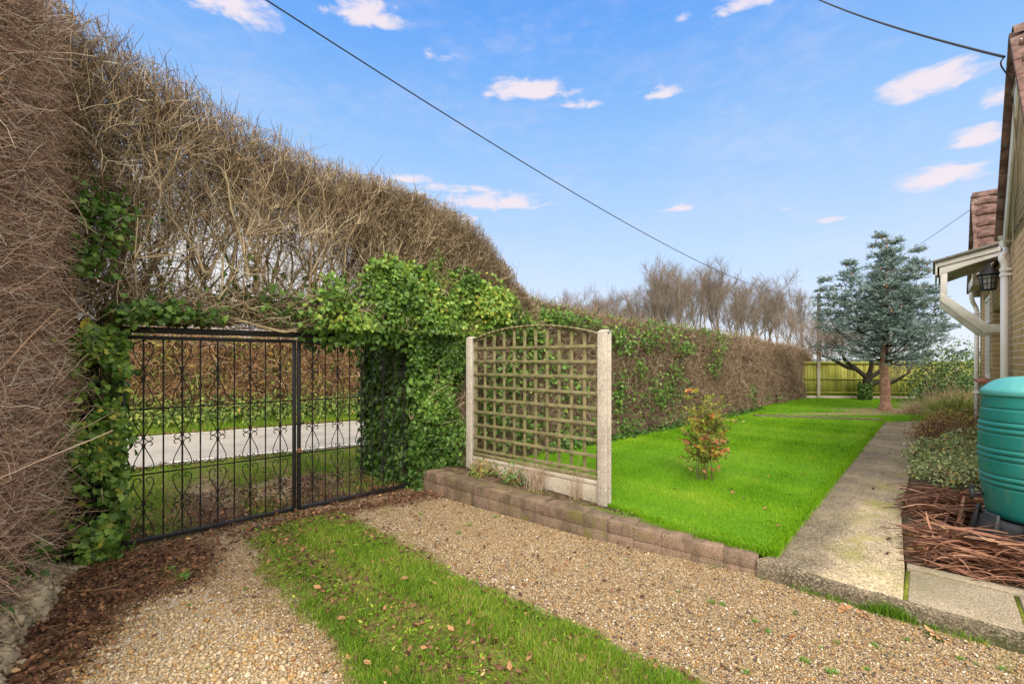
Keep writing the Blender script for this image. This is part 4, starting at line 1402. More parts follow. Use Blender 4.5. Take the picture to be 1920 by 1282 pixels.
leaf_cloud(g, BW(u0, b_face(u0, z0) + rng.uniform(-.1, .05, n), z0), rand_dir(n), (.012, .03), DRY, (.5, .25)); g.build('withered_leaves', M['dry'], bh)
# straggling leaves low down in it
g = Geo()
for u0, z0, cnt, su, sz_ in ((.25, .75, 60, .22, .25), (-.05, .55, 150, .2, .35), (.5, .38, 80, .35, .12), (.0, 1.3, 40, .15, .2), (.9, .35, 60, .4, .1)):
    uu = rng.normal(u0, su, cnt); zz = np.clip(rng.normal(z0, sz_, cnt), .15, 3)
    leaf_cloud(g, BW(uu, b_face(uu, zz) + rng.uniform(-.08, .08, cnt), zz), np.broadcast_to(BN3 + Z3 * .4, (cnt, 3)), (.045, .08), IVY, (.42, .2))
g.build('leaves', M['ivy'], bh)
# earthy bank under it
V, f = grid(-.1, BL + .3, 0, 1, .045, lambda a, b_: BW(a, (.10 - .55 * b_) + .05 * wave(a, b_, 5) + .025 * wave(a, b_, 15, 2), -.03 + .46 * b_ ** .7 + .04 * wave(a, b_ * .6, 9, 1)))
V[:, 2] *= np.clip(((V[:, :2] - BA) @ BD + .15) / .45, .15, 1)
V += rng.normal(0, .007, V.shape)
g = Geo(); g.add(V, f)
n = 6500; u = rng.uniform(0, BL + .2, n); e = rng.uniform(0, 1, n)
c = BW(u, (.10 - .55 * e) + .05 * wave(u, e, 5), -.03 + .46 * e ** .7 + .04 * wave(u, e * .6, 9, 1)); c[:, 2] *= np.clip((u + .15) / .45, .15, 1)
g.stamps(PEB[0], PEB[1], c, rand_dir(n), rand_dir(n, 1), np.clip(rng.lognormal(math.log(.009), .75, n), .004, .055), .5)
tag(g.build('bank', M['chalk'], smooth=True), kind='structure')

# ---- clipped hedges on the lawn's far side


def clipped_hedge(label, s0, s1, dfr, top, ntw, ivy_blobs, m, seed, hang=False):
    hh = thing('clipped_hedge', label, 'hedge', (*GW((s0 + s1) / 2, .3, 0)[:2], 0))
    z0_ = .1

    def fc(s_, z):
        return dfr - .07 * wave(s_, z, 1.6, seed) - .03 * wave(s_, z, 5, seed + 2) + .22 * np.clip((z - top(s_) + .25) / .25, 0, 1) ** 2
    depth = 1.15
    g = Geo()
    V, f = grid(s0 + .1, s1 - .05, z0_, 2.6, .15, lambda a, b_: GW(a, fc(a, b_) + .16, np.minimum(b_, top(a) - .10))); g.add(V, f)
    V, f = grid(s0 + .1, s1 - .05, dfr + .2, dfr + depth, .15, lambda a, b_: GW(a, b_, top(a) - .11 + .03 * wave(a, b_, 3))); g.add(V, f)
    V, f = grid(dfr + .16, dfr + depth, z0_, 2.6, .2, lambda a, b_: GW(s0 + .12, a, np.minimum(b_, top(s0) - .12))); g.add(V, f)
    V, f = grid(s0 + .1, s1 - .05, z0_, 2.6, .25, lambda a, b_: GW(a, dfr + depth, np.minimum(b_, top(a) - .12))); g.add(V, f)
    V, f = grid(dfr + .16, dfr + depth, z0_, 2.6, .2, lambda a, b_: GW(s1 - .06, a, np.minimum(b_, top(s1) - .12))); g.add(V, f)
    g.build('inner_growth', M['core'], hh, smooth=True)
    g = Geo()
    n = ntw
    # closer end gets more twigs, as it is seen larger
    s_ = s0 + (s1 - s0) * rng.uniform(0, 1, n) ** 1.35
    zt = top(s_)
    z = z0_ + (zt - z0_) * rng.uniform(0, 1, n)
    st = GW(s_, fc(s_, z) + rng.uniform(.02, .2, n), z)
    dr = rng.normal(size=(n, 3)) * .65 - N3[None] * .35 + Z3[None] * np.where(rng.uniform(size=n) < .5, .2, -.3)[:, None]
    P = grow(st, dr, rng.uniform(.12, .36, n), 5, .28)
    d_ = to_gate(P)[1]
    P = P[(d_.min(1) > fc(s_, z) - .07)]
    g.tubes(P, taper(len(P), 5, rng.uniform(.0028, .0050, len(P)), .0018), 3, tone_n(len(P), .47, .22))
    n = ntw // 3
    s_ = s0 + (s1 - s0) * rng.uniform(0, 1, n) ** 1.3; dd = dfr + rng.uniform(.1, depth, n)
    P = grow(GW(s_, dd, top(s_) - rng.uniform(.06, .2, n)), Z3[None] * .4 + rng.normal(size=(n, 3)) * .6, rng.uniform(.1, .26, n), 4, .25)
    zz_ = P[:, :, 2].max(1); P = P[zz_ < top(s_) + .05]
    g.tubes(P, taper(len(P), 4, .0040, .0018), 3, tone_n(len(P), .40, .2))
    n = ntw // 8
    se = rng.choice([0, 1], n); s_ = np.where(se == 0, s0 + .08, s1 - .02)
    P = grow(GW(s_, dfr + rng.uniform(0, depth, n), rng.uniform(z0_, 2.25, n)), rng.normal(size=(n, 3)) * .7, rng.uniform(.1, .3, n), 4, .25)
    g.tubes(P, taper(n, 4, .0036, .0018), 3, tone_n(n, .42, .2))
    g.build('twigs', m, hh)
    return hh, fc


def low_top(s_):
    return np.interp(s_, [3.4, 4.3, 5.0, 6.8, 10, 14.3], [2.55, 2.64, 2.58, 2.44, 2.36, 2.24])


ch, fcA = clipped_hedge('long clipped brown hedge with ivy patches bordering the lawn behind the trellis', 3.45, 14.15, -.25, low_top, 62000, None, M['twig'], 1)
clipped_hedge('last plain length of clipped brown hedge, next to the wooden fence', 14.0, 20.3, -.12, lambda s_: np.interp(s_, [14, 18.5, 20.3], [2.28, 2.12, 1.95]), 24000, None, M['twig'], 4)
hv = thing('ivy', 'ivy growing in scattered green patches over the clipped lawn hedge', 'ivy', (*GW(7, -.2, 0)[:2], 0))
g = Geo()
BL_ = [((1262, 825 - 20, 60, 40), 420), ((1240, 740, 62, 42), 900), ((1250, 615, 55, 42), 700), ((1215, 635, 40, 30), 380), ((1283, 650, 26, 18), 330), ((1200, 690, 26, 26), 220), ((1265, 700, 30, 30), 260), ((1150, 625, 30, 24), 260), ((1170, 640, 24, 40), 260),
       ((1350, 625, 40, 22), 330), ((1345, 660, 22, 30), 300), ((1338, 690, 18, 26), 200), ((1160, 735, 14, 60), 330), ((1180, 800, 26, 30), 240), ((1160, 860, 20, 30), 120), ((1310, 608, 50, 16), 240), ((1410, 740, 18, 36), 200), ((1410, 625, 30, 14), 150),
       ((1090, 600, 60, 18), 420), ((1030, 590, 50, 22), 700), ((1000, 640, 40, 50), 500), ((960, 700, 50, 60), 560), ((1040, 690, 50, 60), 420), ((980, 800, 70, 60), 600), ((1080, 740, 40, 70), 350), ((920, 760, 40, 90), 500), ((1060, 830, 50, 50), 400), ((1225, 812, 30, 14), 120), ((1120, 800, 30, 50), 260), ((1330, 768, 70, 10), 140), ((1440, 745, 40, 10), 80)]
for (px, py, wx, wy), cnt in BL_:
    c0 = np.array(px_plane(px, py, -.3)); c1 = np.array(px_plane(px + wx, py, -.3)); sc = abs(c1[0] - c0[0]); sz_ = abs(px_plane(px, py + wy, -.3)[1] - c0[1])
    cnt = int(cnt * .5)
    q = c0 + rng.normal(size=(cnt, 2)) * np.array([sc, sz_]) * .42
    q = q[q[:, 1] < low_top(q[:, 0]) + .1]; q = q[q[:, 1] > .14]; cnt = len(q)
    if not cnt: continue
    by = np.exp(-(((q - c0) / [sc, sz_]) ** 2).sum(1))
    C = GW(q[:, 0], fcA(q[:, 0], q[:, 1]) - .10 * by + rng.uniform(-.05, .06, cnt), q[:, 1])
    leaf_cloud(g, C, np.broadcast_to(-N3 + Z3 * .5, (cnt, 3)), (.035, .068), IVY, ((.52 if py < 700 else .46), .17))
# ivy along the hedge foot and top
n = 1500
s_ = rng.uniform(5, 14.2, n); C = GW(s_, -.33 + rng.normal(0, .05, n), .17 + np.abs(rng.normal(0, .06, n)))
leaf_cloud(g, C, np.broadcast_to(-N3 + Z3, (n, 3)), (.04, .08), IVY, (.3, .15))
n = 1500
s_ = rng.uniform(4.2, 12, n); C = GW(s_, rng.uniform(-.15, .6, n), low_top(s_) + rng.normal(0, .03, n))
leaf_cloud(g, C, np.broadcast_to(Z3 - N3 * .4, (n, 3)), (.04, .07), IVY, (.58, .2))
g.build('leaves', M['ivy'], hv)

# ---- hedge and bank across the road
rh = thing('roadside_hedge', 'tangled autumn hedge of brown stems and yellowing leaves across the lane', 'hedge', (*RW(0, 14, 0)[:2], 0))
HO = 13.1


def r_top(a):
    return 2.25 + .22 * wave(a, a * .3, .9, 2) + .12 * wave(a, a, 3.1)


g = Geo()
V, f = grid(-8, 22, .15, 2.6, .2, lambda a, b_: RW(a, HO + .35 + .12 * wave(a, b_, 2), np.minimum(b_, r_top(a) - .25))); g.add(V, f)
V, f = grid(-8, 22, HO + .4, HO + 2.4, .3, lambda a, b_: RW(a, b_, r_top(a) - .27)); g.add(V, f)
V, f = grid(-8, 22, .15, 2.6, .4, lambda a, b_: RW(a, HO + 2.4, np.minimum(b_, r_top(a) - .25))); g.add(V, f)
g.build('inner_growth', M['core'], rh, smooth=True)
RN3 = np.array([*RN, 0]); RD3 = np.array([*RD, 0])
g = Geo()
n = 34000
a = np.where(rng.uniform(size=n) < .85, rng.uniform(-4, 6.5, n), rng.uniform(-8, 22, n)); z = .2 + rng.uniform(0, 1, n) * (r_top(a) - .1)
st = RW(a, HO - .1 + rng.uniform(0, .5, n) + .12 * wave(a, z, 2), z)
P = grow(st, rng.normal(size=(n, 3)) * .6 + Z3 * .35 - RN3 * .3, rng.uniform(.2, .6, n), 5, .22, -.03)
g.tubes(P, taper(n, 5, rng.uniform(.004, .008, n), .003), 3, tone_n(n, .5, .25))
g.build('stems', M['bramble'], rh)
g = Geo()
n = 15000
a = np.where(rng.uniform(size=n) < .85, rng.uniform(-4, 6.5, n), rng.uniform(-8, 22, n)); z = .25 + rng.uniform(0, 1, n) * (r_top(a) - .2)
k = rng.uniform(size=n) < np.clip(.35 + .9 * wave(a, z, 1.7, 3), .05, 1); a, z = a[k], z[k]
C = RW(a, HO - .2 + rng.uniform(0, .3, len(a)) + .12 * wave(a, z, 2), z)
leaf_cloud(g, C, np.broadcast_to(-RN3 + Z3 * .4, (len(a), 3)), (.06, .12), OVAL, (np.clip(rng.normal(.42 + .22 * wave(a, z, 2.1, 6), .2), 0, 1),))
n = 9000
a = np.where(rng.uniform(size=n) < .8, rng.uniform(-4, 6.5, n), rng.uniform(-8, 22, n)); z = .2 + np.abs(rng.normal(0, .28, n))
C = RW(a, HO - .5 + .4 * z + rng.normal(0, .15, n), z)
leaf_cloud(g, C, np.broadcast_to(-RN3 + Z3 * .8, (n, 3)), (.06, .13), OVAL, (.32, .15))
g.build('leaves', M['autumn'], rh)

# ------------------------------------------------------------------ grass, litter, pebbles
g = Geo()
n = 330000
lo, hi = LAWN.min(0), LAWN.max(0)
# density falls with distance from the drive
q = rng.uniform(0, 1, (n * 4, 2)) * (hi - lo) + lo
dist = np.linalg.norm(q, axis=1)
q = q[in_poly(q, LAWN) & (rng.uniform(size=len(q)) < np.clip((5.2 / dist) ** 2, .08, 1))][:n]
dist = np.linalg.norm(q, axis=1)
pt = .50 + .22 * wave(q[:, 0], q[:, 1], .8, 3) + .16 * wave(q[:, 0], q[:, 1], 2.4, 6)
P = np.stack([q[:, 0], q[:, 1], np.full(len(q), LZ - .004)], 1)
blades(g, P, rng.uniform(.014, .036, len(q)) * np.clip(dist / 7, 1, 1.3), np.clip(dist / 5, .9, 3) * .0042, 1.0, np.clip(rng.normal(pt, .17), 0, 1))
# shaggy fringe over path and wall
for a, b_, cnt in ((WBACK[3], PL0, 5500), (PL0, PL1, 9000), (RP_ + [.05, -.02], WBACK[4], 1600), (E0, E1, 2500)):
    t_ = rng.uniform(0, 1, cnt) ** 1.5; off = rng.normal(0, .022, (cnt, 2))
    if a is WBACK[3]:
        off += np.array([.06, .06])
    q = a + t_[:, None] * (b_ - a) + off
    blades(g, np.stack([q[:, 0], q[:, 1], np.full(cnt, LZ - .035)], 1), rng.uniform(.03, .075, cnt), .005, 1.1, tone_n(cnt, .42, .18), 2)
tag(g.build('lawn_grass', M['lawnblade']), 'short vivid green mown lawn grass', None, kind='stuff')
g = Geo()
n = 60000
q = scatter(FARL, n)
bq = bare(np.c_[q, np.zeros(n)]); q = q[rng.uniform(size=n) > bq * 1.1]
blades(g, np.c_[q, np.full(len(q), LZ + .02)], rng.uniform(.03, .07, len(q)), .012, 1, np.clip(rng.normal(.45 + .2 * wave(q[:, 0], q[:, 1], .9), .18), 0, 1))
tag(g.build('far_lawn_grass', M['lawnblade']), 'rough green grass of the far lawn', None, kind='stuff')

g = Geo()
lo, hi = np.array([-3.4, 1.7]), np.array([3.2, 5.6])
q = rng.uniform(lo, hi, (900000, 2))
gr, li, pa = drive_masks(q)
thin = np.clip(.55 + .75 * wave(q[:, 0], q[:, 1], 2.6, 4) + .5 * wave(q[:, 0], q[:, 1], 8, 1), .05, 1)
s_, d_ = to_gate(q)
k = (rng.uniform(size=len(q)) < np.clip((gr - .35) * 1.8, 0, 1) * thin * np.clip((3.2 / np.linalg.norm(q, axis=1)) ** 1.3, .3, 1)) & (d_ < -.03)
q = q[k][:130000]
hgt = rng.uniform(.014, .048, len(q)) * np.clip(1 + .5 * wave(q[:, 0], q[:, 1], 3.1, 8), .5, 1.6)
blades(g, np.c_[q, drive_z(q[:, 0], q[:, 1]) - .004], hgt, rng.uniform(.002, .0042, len(q)), 1.1, np.clip(rng.normal(.48 + .22 * wave(q[:, 0], q[:, 1], 1.9, 2), .24), 0, 1), 2)
# broad weeds and moss cushions inside the strip
q = scatter(STRIP, 9000); gr, li, pa = drive_masks(q)
q = q[(rng.uniform(size=len(q)) < gr * np.clip(.25 + .8 * wave(q[:, 0], q[:, 1], 3.7, 9), 0, 1))]
n = len(q)
g.stamps(OVAL[0], OVAL[1], np.c_[q, rng.uniform(.008, .03, n)], rand_dir(n, 0) * [1, 1, .3] + [0, 0, .25], rand_dir(n, 2.2), rng.uniform(.015, .035, n), tone_n(n, .5, .2))
tag(g.build('strip_grass', M['grass']), 'ragged grass strip growing along the middle of the drive', None, kind='stuff')
# grass beyond the gate
g = Geo()
q = rng.uniform([-9.5, 3.5], [3, 13], (420000, 2)); s_, d_ = to_gate(q); ro = q @ RN
k = (d_ > .03) & (ro < ROAD0 + .02) & (rng.uniform(size=len(q)) < verge_grass(q) * np.clip(.55 + .7 * wave(q[:, 0], q[:, 1], 3.3, 7), .05, 1)); q = q[k][:100000]
blades(g, np.c_[q, wave(q[:, 0], q[:, 1], .8) * .012], rng.uniform(.03, .09, len(q)), .006, 1, np.clip(rng.normal(.5 + .2 * wave(q[:, 0], q[:, 1], 1.5, 2), .2), 0, 1))
a = rng.uniform(-6, 9, 26000); o_ = ROAD1 + rng.uniform(-.05, .75, 26000)
q = RW(a, o_, 0.03 + np.clip(o_ - ROAD1, 0, .6) * .35)
blades(g, q, rng.uniform(.05, .16, len(q)), .011, 1, tone_n(len(q), .5, .2))
tag(g.build('verge_grass', M['grass']), 'patchy verge grass between the gate and the lane', None, kind='stuff')

# leaf litter
g = Geo()
q = rng.uniform([-3.6, 1.5], [1.2, 6.0], (60000, 2)); gr, li, pa = drive_masks(q); s_, d_ = to_gate(q)
strew = np.clip(li * 1.2 - .25, 0, 1) * .75 + gr * np.clip(.11 + .20 * wave(q[:, 0], q[:, 1], 3, 5), .012, 1) + .010
near_wall = np.clip(1 - np.abs(poly_sd(q, LEDGE)) / .22, 0, 1) * .25
k = (rng.uniform(size=len(q)) < strew + near_wall * (q[:, 0] < .4)) & (d_ < -.02) & ~in_poly(q, LEDGE); q = q[k]
n = len(q)
g.stamps(DRY[0], DRY[1], np.c_[q, drive_z(q[:, 0], q[:, 1]) + rng.uniform(.003, .022, n)], rand_dir(n) * [1, 1, .35], rand_dir(n, 1.6), rng.uniform(.016, .05, n), tone_n(n, .42, .22))
q = rng.uniform([-8, 3.7], [0, 9.5], (60000, 2)); s_, d_ = to_gate(q)
k = (d_ > .02) & (q @ RN < ROAD0) & (rng.uniform(size=len(q)) < np.clip(1.1 - d_ * .42, .05, 1) * np.clip(1.1 - .8 * verge_grass(q), .06, 1) * np.clip(.6 + .7 * wave(q[:, 0], q[:, 1], 4, 2), .1, 1)); q = q[k]; n = len(q)
g.stamps(DRY[0], DRY[1], np.c_[q, rng.uniform(.01, .04, n)], rand_dir(n) * [1, 1, .35], rand_dir(n, 1.6), rng.uniform(.022, .055, n), tone_n(n, .45, .25))
a = rng.uniform(-7, 3, 1500); q = RW(a, ROAD0 + rng.normal(-.02, .10, 1500), .03)
g.stamps(DRY[0], DRY[1], q, rand_dir(1500) * [1, 1, .3], rand_dir(1500, 1.6), rng.uniform(.02, .06, 1500), tone_n(1500, .4, .2))
a = rng.uniform(-5, 8, 900); q = RW(a, ROAD1 + rng.normal(.02, .12, 900), .05)
g.stamps(DRY[0], DRY[1], q, rand_dir(900) * [1, 1, .3], rand_dir(900, 1.6), rng.uniform(.04, .08, 900), tone_n(900, .55, .2))
# twigs lying in it
q = scatter(LITTER, 240)
P = grow(np.c_[q, np.full(240, .02)], rand_dir(240) * [1, 1, .15], rng.uniform(.05, .25, 240), 4, .15)
P[:, :, 2] = np.clip(P[:, :, 2], .01, .05)
g.tubes(P, .0018, 3, tone_n(240, .7, .2))
tag(g.build('leaf_litter', M['dry']), 'brown dead leaves and bits of twig under the hedge and by the gate', None, kind='stuff')

# pebbles
g = Geo()
q = rng.uniform([-3.3, 1.6], [3.4, 5.6], (420000, 2)); gr, li, pa = drive_masks(q); s_, d_ = to_gate(q)
inside = (d_ < -.02) & ~in_poly(q, LEDGE) & ((q - WALLF[-1]) @ KN < -.01)
# keep clear of the wall
wd = np.full(len(q), 9.)
for i in range(len(WALLF) - 1):
    dd = nrm(WALLF[i + 1] - WALLF[i]); nn = np.array([-dd[1], dd[0]])
    r_ = q - WALLF[i]; t_ = r_ @ dd
    k_ = (t_ > -.1) & (t_ < np.linalg.norm(WALLF[i + 1] - WALLF[i]) + .05)
    inside &= ~(k_ & (r_ @ nn > -.01) & (r_ @ nn < .6))
dens = np.clip((2.7 / np.linalg.norm(q, axis=1)) ** 2, .12, 1) * np.clip(1 - gr * 1.3, 0.02, 1) * np.clip(1.1 - li * 1.1 + pa * .8, .05, 1)
k = inside & (rng.uniform(size=len(q)) < dens * .9); q = q[k]; pa = pa[k]; n = len(q)
size = np.clip(rng.lognormal(math.log(.0043), .40, n), .0024, .014) * (1 + .8 * (pa > rng.uniform(.2, .9, n)))
tn = np.clip(rng.beta(1.6, 1.5, n) * (1 - .5 * pa) + .5 * pa * rng.uniform(.55, 1, n), 0, 1)
g.stamps(PEB[0], PEB[1], np.c_[q, drive_z(q[:, 0], q[:, 1]) + size * .35], rand_dir(n) * [1, 1, .2], rand_dir(n, 2.2), size, tn)
tag(g.build('gravel', M['pebble'], smooth=True), 'tan and grey pea gravel of the drive', None, kind='stuff')
#==PART4==
# ------------------------------------------------------------------ house
EAVE, RIDGE, OV = 3.16, 4.86, .07
APEX1 = -1.18; APEX2 = 4.95
hs = thing('house', 'yellow brick bungalow with tiled gables and white trim along the garden path', 'house', (*HC, 0))


def wallbox(g, t0, t1, e0, e1, z0, z1):
    g.box(HW((t0 + t1) / 2, (e0 + e1) / 2, (z0 + z1) / 2), (t1 - t0) / 2, (e1 - e0) / 2, (z1 - z0) / 2, HD3, HM3, Z3)


TH = .28
g = Geo()
wallbox(g, -1.9, 1.25, -TH, 0, -.05, 2.98)
wallbox(g, 1.25, 2.2, -TH, 0, 2.36, 2.98)
wallbox(g, 1.25, 2.2, -TH, 0, -.05, .22)
wallbox(g, 2.2, 2.78, -TH, 0, -.05, 2.98)
wallbox(g, 2.78, 3.95, -TH, 0, -.05, 1.24)
wallbox(g, 2.78, 3.95, -TH, 0, 2.72, 2.98)
wallbox(g, 3.95, 4.75, -TH, 0, -.05, 2.98)
# flanks going back
g.box(HW(-1.9 + TH / 2, -3, 1.46), TH / 2, 3 - TH - .002, 1.51, HD3, HM3, Z3)
g.box(HW(4.75 - TH / 2, -3, 1.46), TH / 2, 3 - TH - .002, 1.51, HD3, HM3, Z3)
wallbox(g, 4.752, 6.3, -.55, -.25, -.05, 2.98)
# gable triangles
for ap, ee, hw in ((APEX1, 0, 1.35), (APEX2, -.25, 1.35)):
    pts = [HW(ap - hw, ee - TH, 2.982), HW(ap + hw, ee - TH, 2.982), HW(ap + hw, ee - TH, EAVE + .02), HW(ap, ee - TH, RIDGE - .12), HW(ap - hw, ee - TH, EAVE + .02)]
    g.extr(pts, HM3 * TH)
g.build('wall', M['brick'], hs)


def tile_plane(g, A, along, down, nrm_, ncol, nrow, cw=.30, ch=.29, flip=False):
    """courses of pantiles: A top corner, along the ridge, down the slope"""
    sub = 8
    for r_ in range(nrow):
        us = np.linspace(0, ncol * cw, ncol * sub + 1)
        prof = .028 * np.abs(np.sin(us / cw * math.pi)) ** .7
        for_l = rng.normal(0, .004)
        rows = []
        for dv, lift in ((r_ * ch - .04, -.004), ((r_ + 1) * ch + for_l, .042), ((r_ + 1) * ch + for_l, .012)):
            rows.append(A[None] + us[:, None] * along + dv * down + (prof + lift)[:, None] * nrm_)
        V = np.concatenate(rows); n_ = len(us)
        i = np.arange(n_ - 1)
        f1 = np.stack([i, i + 1, i + 1 + n_, i + n_], -1); f2 = f1 + n_
        ff = np.concatenate([f1, f2])
        g.add(V, ff if not flip else ff[:, ::-1], rng.uniform(.3, .7))


hr_run = 1.38; slope_l = math.hypot(hr_run, RIDGE - EAVE)
for ap in (APEX1, APEX2):
    rf = None
    back = 3.6
    sub_tiles = Geo(); under = Geo(); ridge = Geo(); verge = Geo(); barge = Geo(); soff = Geo()
    for sg in (-1, 1):
        down = (HD3 * sg * hr_run - Z3 * (RIDGE - EAVE)) / slope_l
        nn_ = nrm(np.cross(down, -HM3 * sg)); nn_ = nn_ if nn_[2] > 0 else -nn_
        A = HW(ap, OV, RIDGE)
        tile_plane(sub_tiles, A + nn_ * .01, -HM3, down, nn_, 12, 7, .30, (slope_l + .1) / 7, flip=sg > 0)
        # roof deck under the tiles
        pts = [A + nn_ * -.03 - HM3 * .03, A - HM3 * back - nn_ * .03, A - HM3 * back + down * (slope_l + .03) - nn_ * .03, A + down * (slope_l + .03) - nn_ * .03 - HM3 * .03]
        under.extr(pts, nn_ * .03)
        # verge tiles: edges standing out past the bargeboard
        nt = 8
        for i in range(nt):
            d0, d1 = (slope_l + .1) * i / nt, (slope_l + .1) * (i + 1) / nt - .008
            c = A + HM3 * .012 + down * (d0 + d1) / 2 + nn_ * .0
            verge.box(c + nn_ * (.012 - .002 * (i % 2)), (d1 - d0) / 2, .042, .022 + .002 * (i % 2), down, HM3, nn_, rng.uniform())
        # bargeboard
        c0 = A - HM3 * .022 - nn_ * .14; barge.bar(c0, c0 + down * (slope_l + .06), .19, .024, nn_)
        # soffit board behind it
        c0 = A - HM3 * .125 - nn_ * .23; soff.bar(c0 + down * .2, c0 + down * (slope_l + .04), .014, .17, nn_)
    # ridge tiles
    th_ = np.linspace(-.2, math.pi + .2, 9)
    for i in range(9):
        c0 = HW(ap, OV + .03 - i * .42, RIDGE - .02)
        prof = [(HD3 * math.cos(a) * (.12 + .006 * (i % 2)) + Z3 * math.sin(a) * (.10 + .006 * (i % 2))) for a in th_]
        V = np.array([c0 + p_ for p_ in prof] + [c0 - HM3 * .43 + p_ for p_ in prof])
        ridge.add(V, np.array([[j, j + 1, j + 10, j + 9] for j in range(8)]), rng.uniform())
    sub_tiles.build('roof', M['tile'], hs); under.build('roof_deck', M['soffit'], hs); ridge.build('ridge_tiles', M['tile'], hs)
    verge.build('verge_tiles', M['tile'], hs, bevel=.004); barge.build('bargeboard', M['white'], hs, bevel=.003); soff.build('soffit', M['soffit'], hs)
# main roof plane behind the gables
g = Geo()
dn = nrm(HM3 * 1.0 - Z3 * 1.0); nn_ = nrm(HM3 + Z3)
tile_plane(g, HW(-1.9, -1.75, 4.75), HD3, dn, nn_, 27, 9, .30, .27, flip=True)
g.extr([HW(-2, -1.75, 4.72), HW(6.3, -1.75, 4.72), HW(6.3, -.12, 3.07), HW(-2, -.12, 3.07)], -nn_ * .05)
g.extr([HW(-2, -1.75, 4.72), HW(6.3, -1.75, 4.72), HW(6.3, -4.5, 3.0), HW(-2, -4.5, 3.0)], nrm(HM3 - Z3) * .05)
g.build('roof', M['tile'], hs)
# gutter stop and fascia boxes at the gable feet
for t0, nm in ((APEX1 + hr_run, 0), (APEX2 - hr_run, 1)):
    g = Geo()
    sg = 1 if nm == 0 else -1
    p0 = HW(t0 + sg * .06, OV + .02, EAVE - .02); p1 = HW(t0 + sg * .06, -1.6, EAVE - .02)
    a = np.linspace(math.pi, 2 * math.pi, 9)
    prof = [HD3 * math.cos(x) * .058 + Z3 * math.sin(x) * .055 for x in a] + [HD3 * math.cos(x) * .052 + Z3 * math.sin(x) * .049 for x in a[::-1]]
    n_ = len(prof)
    g.add(np.array([p0 + q for q in prof] + [p1 + q for q in prof]), [np.array([[j, (j + 1) % n_, (j + 1) % n_ + n_, j + n_] for j in range(n_)])])
    g.extr([p0 + HM3 * .001 + q for q in prof[:9]], HM3 * .006)
    g.build('gutter', M['upvc'], hs)
    g = Geo(); g.box(HW(t0 - sg * .09, OV - .17, EAVE - .10), .115, .155, .055, HD3, HM3, Z3); g.build('boxed_eave', M['soffit'], hs, bevel=.004)
    # downpipe with swan neck
    tp_ = .03 if nm == 0 else 4.62
    ep = .055
    if nm == 0:
        path = catmull([HW(t0 + .06, OV - .02, EAVE - .05), HW(t0 + .06, OV - .02, EAVE - .12), HW(t0 - .0, OV - .05, EAVE - .20), HW(tp_ + .02, ep + .02, EAVE - .31), HW(tp_, ep, EAVE - .40), HW(tp_, ep, EAVE - .48)], 6)
        zt = EAVE - .44
    else:
        path = catmull([HW(tp_ - .1, .13, 2.92), HW(tp_ - .1, .13, 2.84), HW(tp_ - .06, .11, 2.74), HW(tp_, ep + .02, 2.66), HW(tp_, ep, 2.58), HW(tp_, ep, 2.5)], 6)
        zt = 2.55
    g = Geo(); g.tubes(path, .034, 14); g.build('swan_neck', M['upvc'], hs, smooth=True)
    dp = Geo(); dp.tubes(np.array([HW(tp_, ep, zt), HW(tp_, ep, 1.7), HW(tp_, ep, .1)]), .036, 16, caps=True)
    d = dp.build('downpipe', M['upvc'], hs, smooth=True)
    for z in (zt - .03, zt - .09, 1.0):
        g = Geo(); g.tubes(np.array([HW(tp_, ep, z - .018), HW(tp_, ep, z + .018)]), .044, 16, caps=True)
        g.box(HW(tp_, .02, z), .055, .02, .014, HD3, HM3, Z3)
        g.build('pipe_clip', M['upvc'], d, bevel=.003)
# small eave piece over the second downpipe
g = Geo(); g.box(HW(4.35, .075, 3.03), .45, .07, .05, HD3, HM3, Z3); g.build('boxed_eave', M['soffit'], hs, bevel=.004)
g = Geo(); g.box(HW(4.3, .152, 3.04), .5, .008, .075, HD3, HM3, Z3); g.build('fascia', M['white'], hs, bevel=.003)
# window
wf = Geo()
for t0, t1, z0, z1 in ((2.782, 2.85, 1.30, 2.718), (3.88, 3.948, 1.30, 2.718), (2.85, 3.88, 1.30, 1.37), (2.85, 3.88, 2.65, 2.718), (3.34, 3.40, 1.37, 2.65), (2.85, 3.34, 2.25, 2.30), (3.40, 3.88, 2.25, 2.30)):
    wf.box(HW((t0 + t1) / 2, -.05, (z0 + z1) / 2), (t1 - t0) / 2, .035, (z1 - z0) / 2, HD3, HM3, Z3)
wfo = wf.build('window', M['white'], hs, bevel=.004)
g = Geo(); g.box(HW(3.365, -.06, 2.01), .515, .006, .64, HD3, HM3, Z3); g.build('pane', M['glass'], wfo)
g = Geo(); g.box(HW(3.365, .035, 1.262), .62, .085, .022, HD3, HM3, Z3); g.build('sill', M['sill'], wfo, bevel=.006)
# door in its recess
g = Geo(); wallbox(g, 1.30, 2.15, -.22, -.17, .225, 2.30); do = g.build('door', M['dark'], hs, bevel=.004)
g = Geo()
for t0, t1, z0, z1 in ((1.252, 1.30, .222, 2.358), (2.15, 2.198, .222, 2.358), (1.30, 2.15, 2.30, 2.358)):
    wallbox(g, t0, t1, -.24, -.14, z0, z1)
g.build('frame', M['white'], do, bevel=.003)
g = Geo(); g.tubes(np.array([HW(1.38, -.165, 1.25), HW(1.38, -.13, 1.25), HW(1.47, -.13, 1.25)]), .009, 6); g.build('handle', M['lampiron'], do, smooth=True)
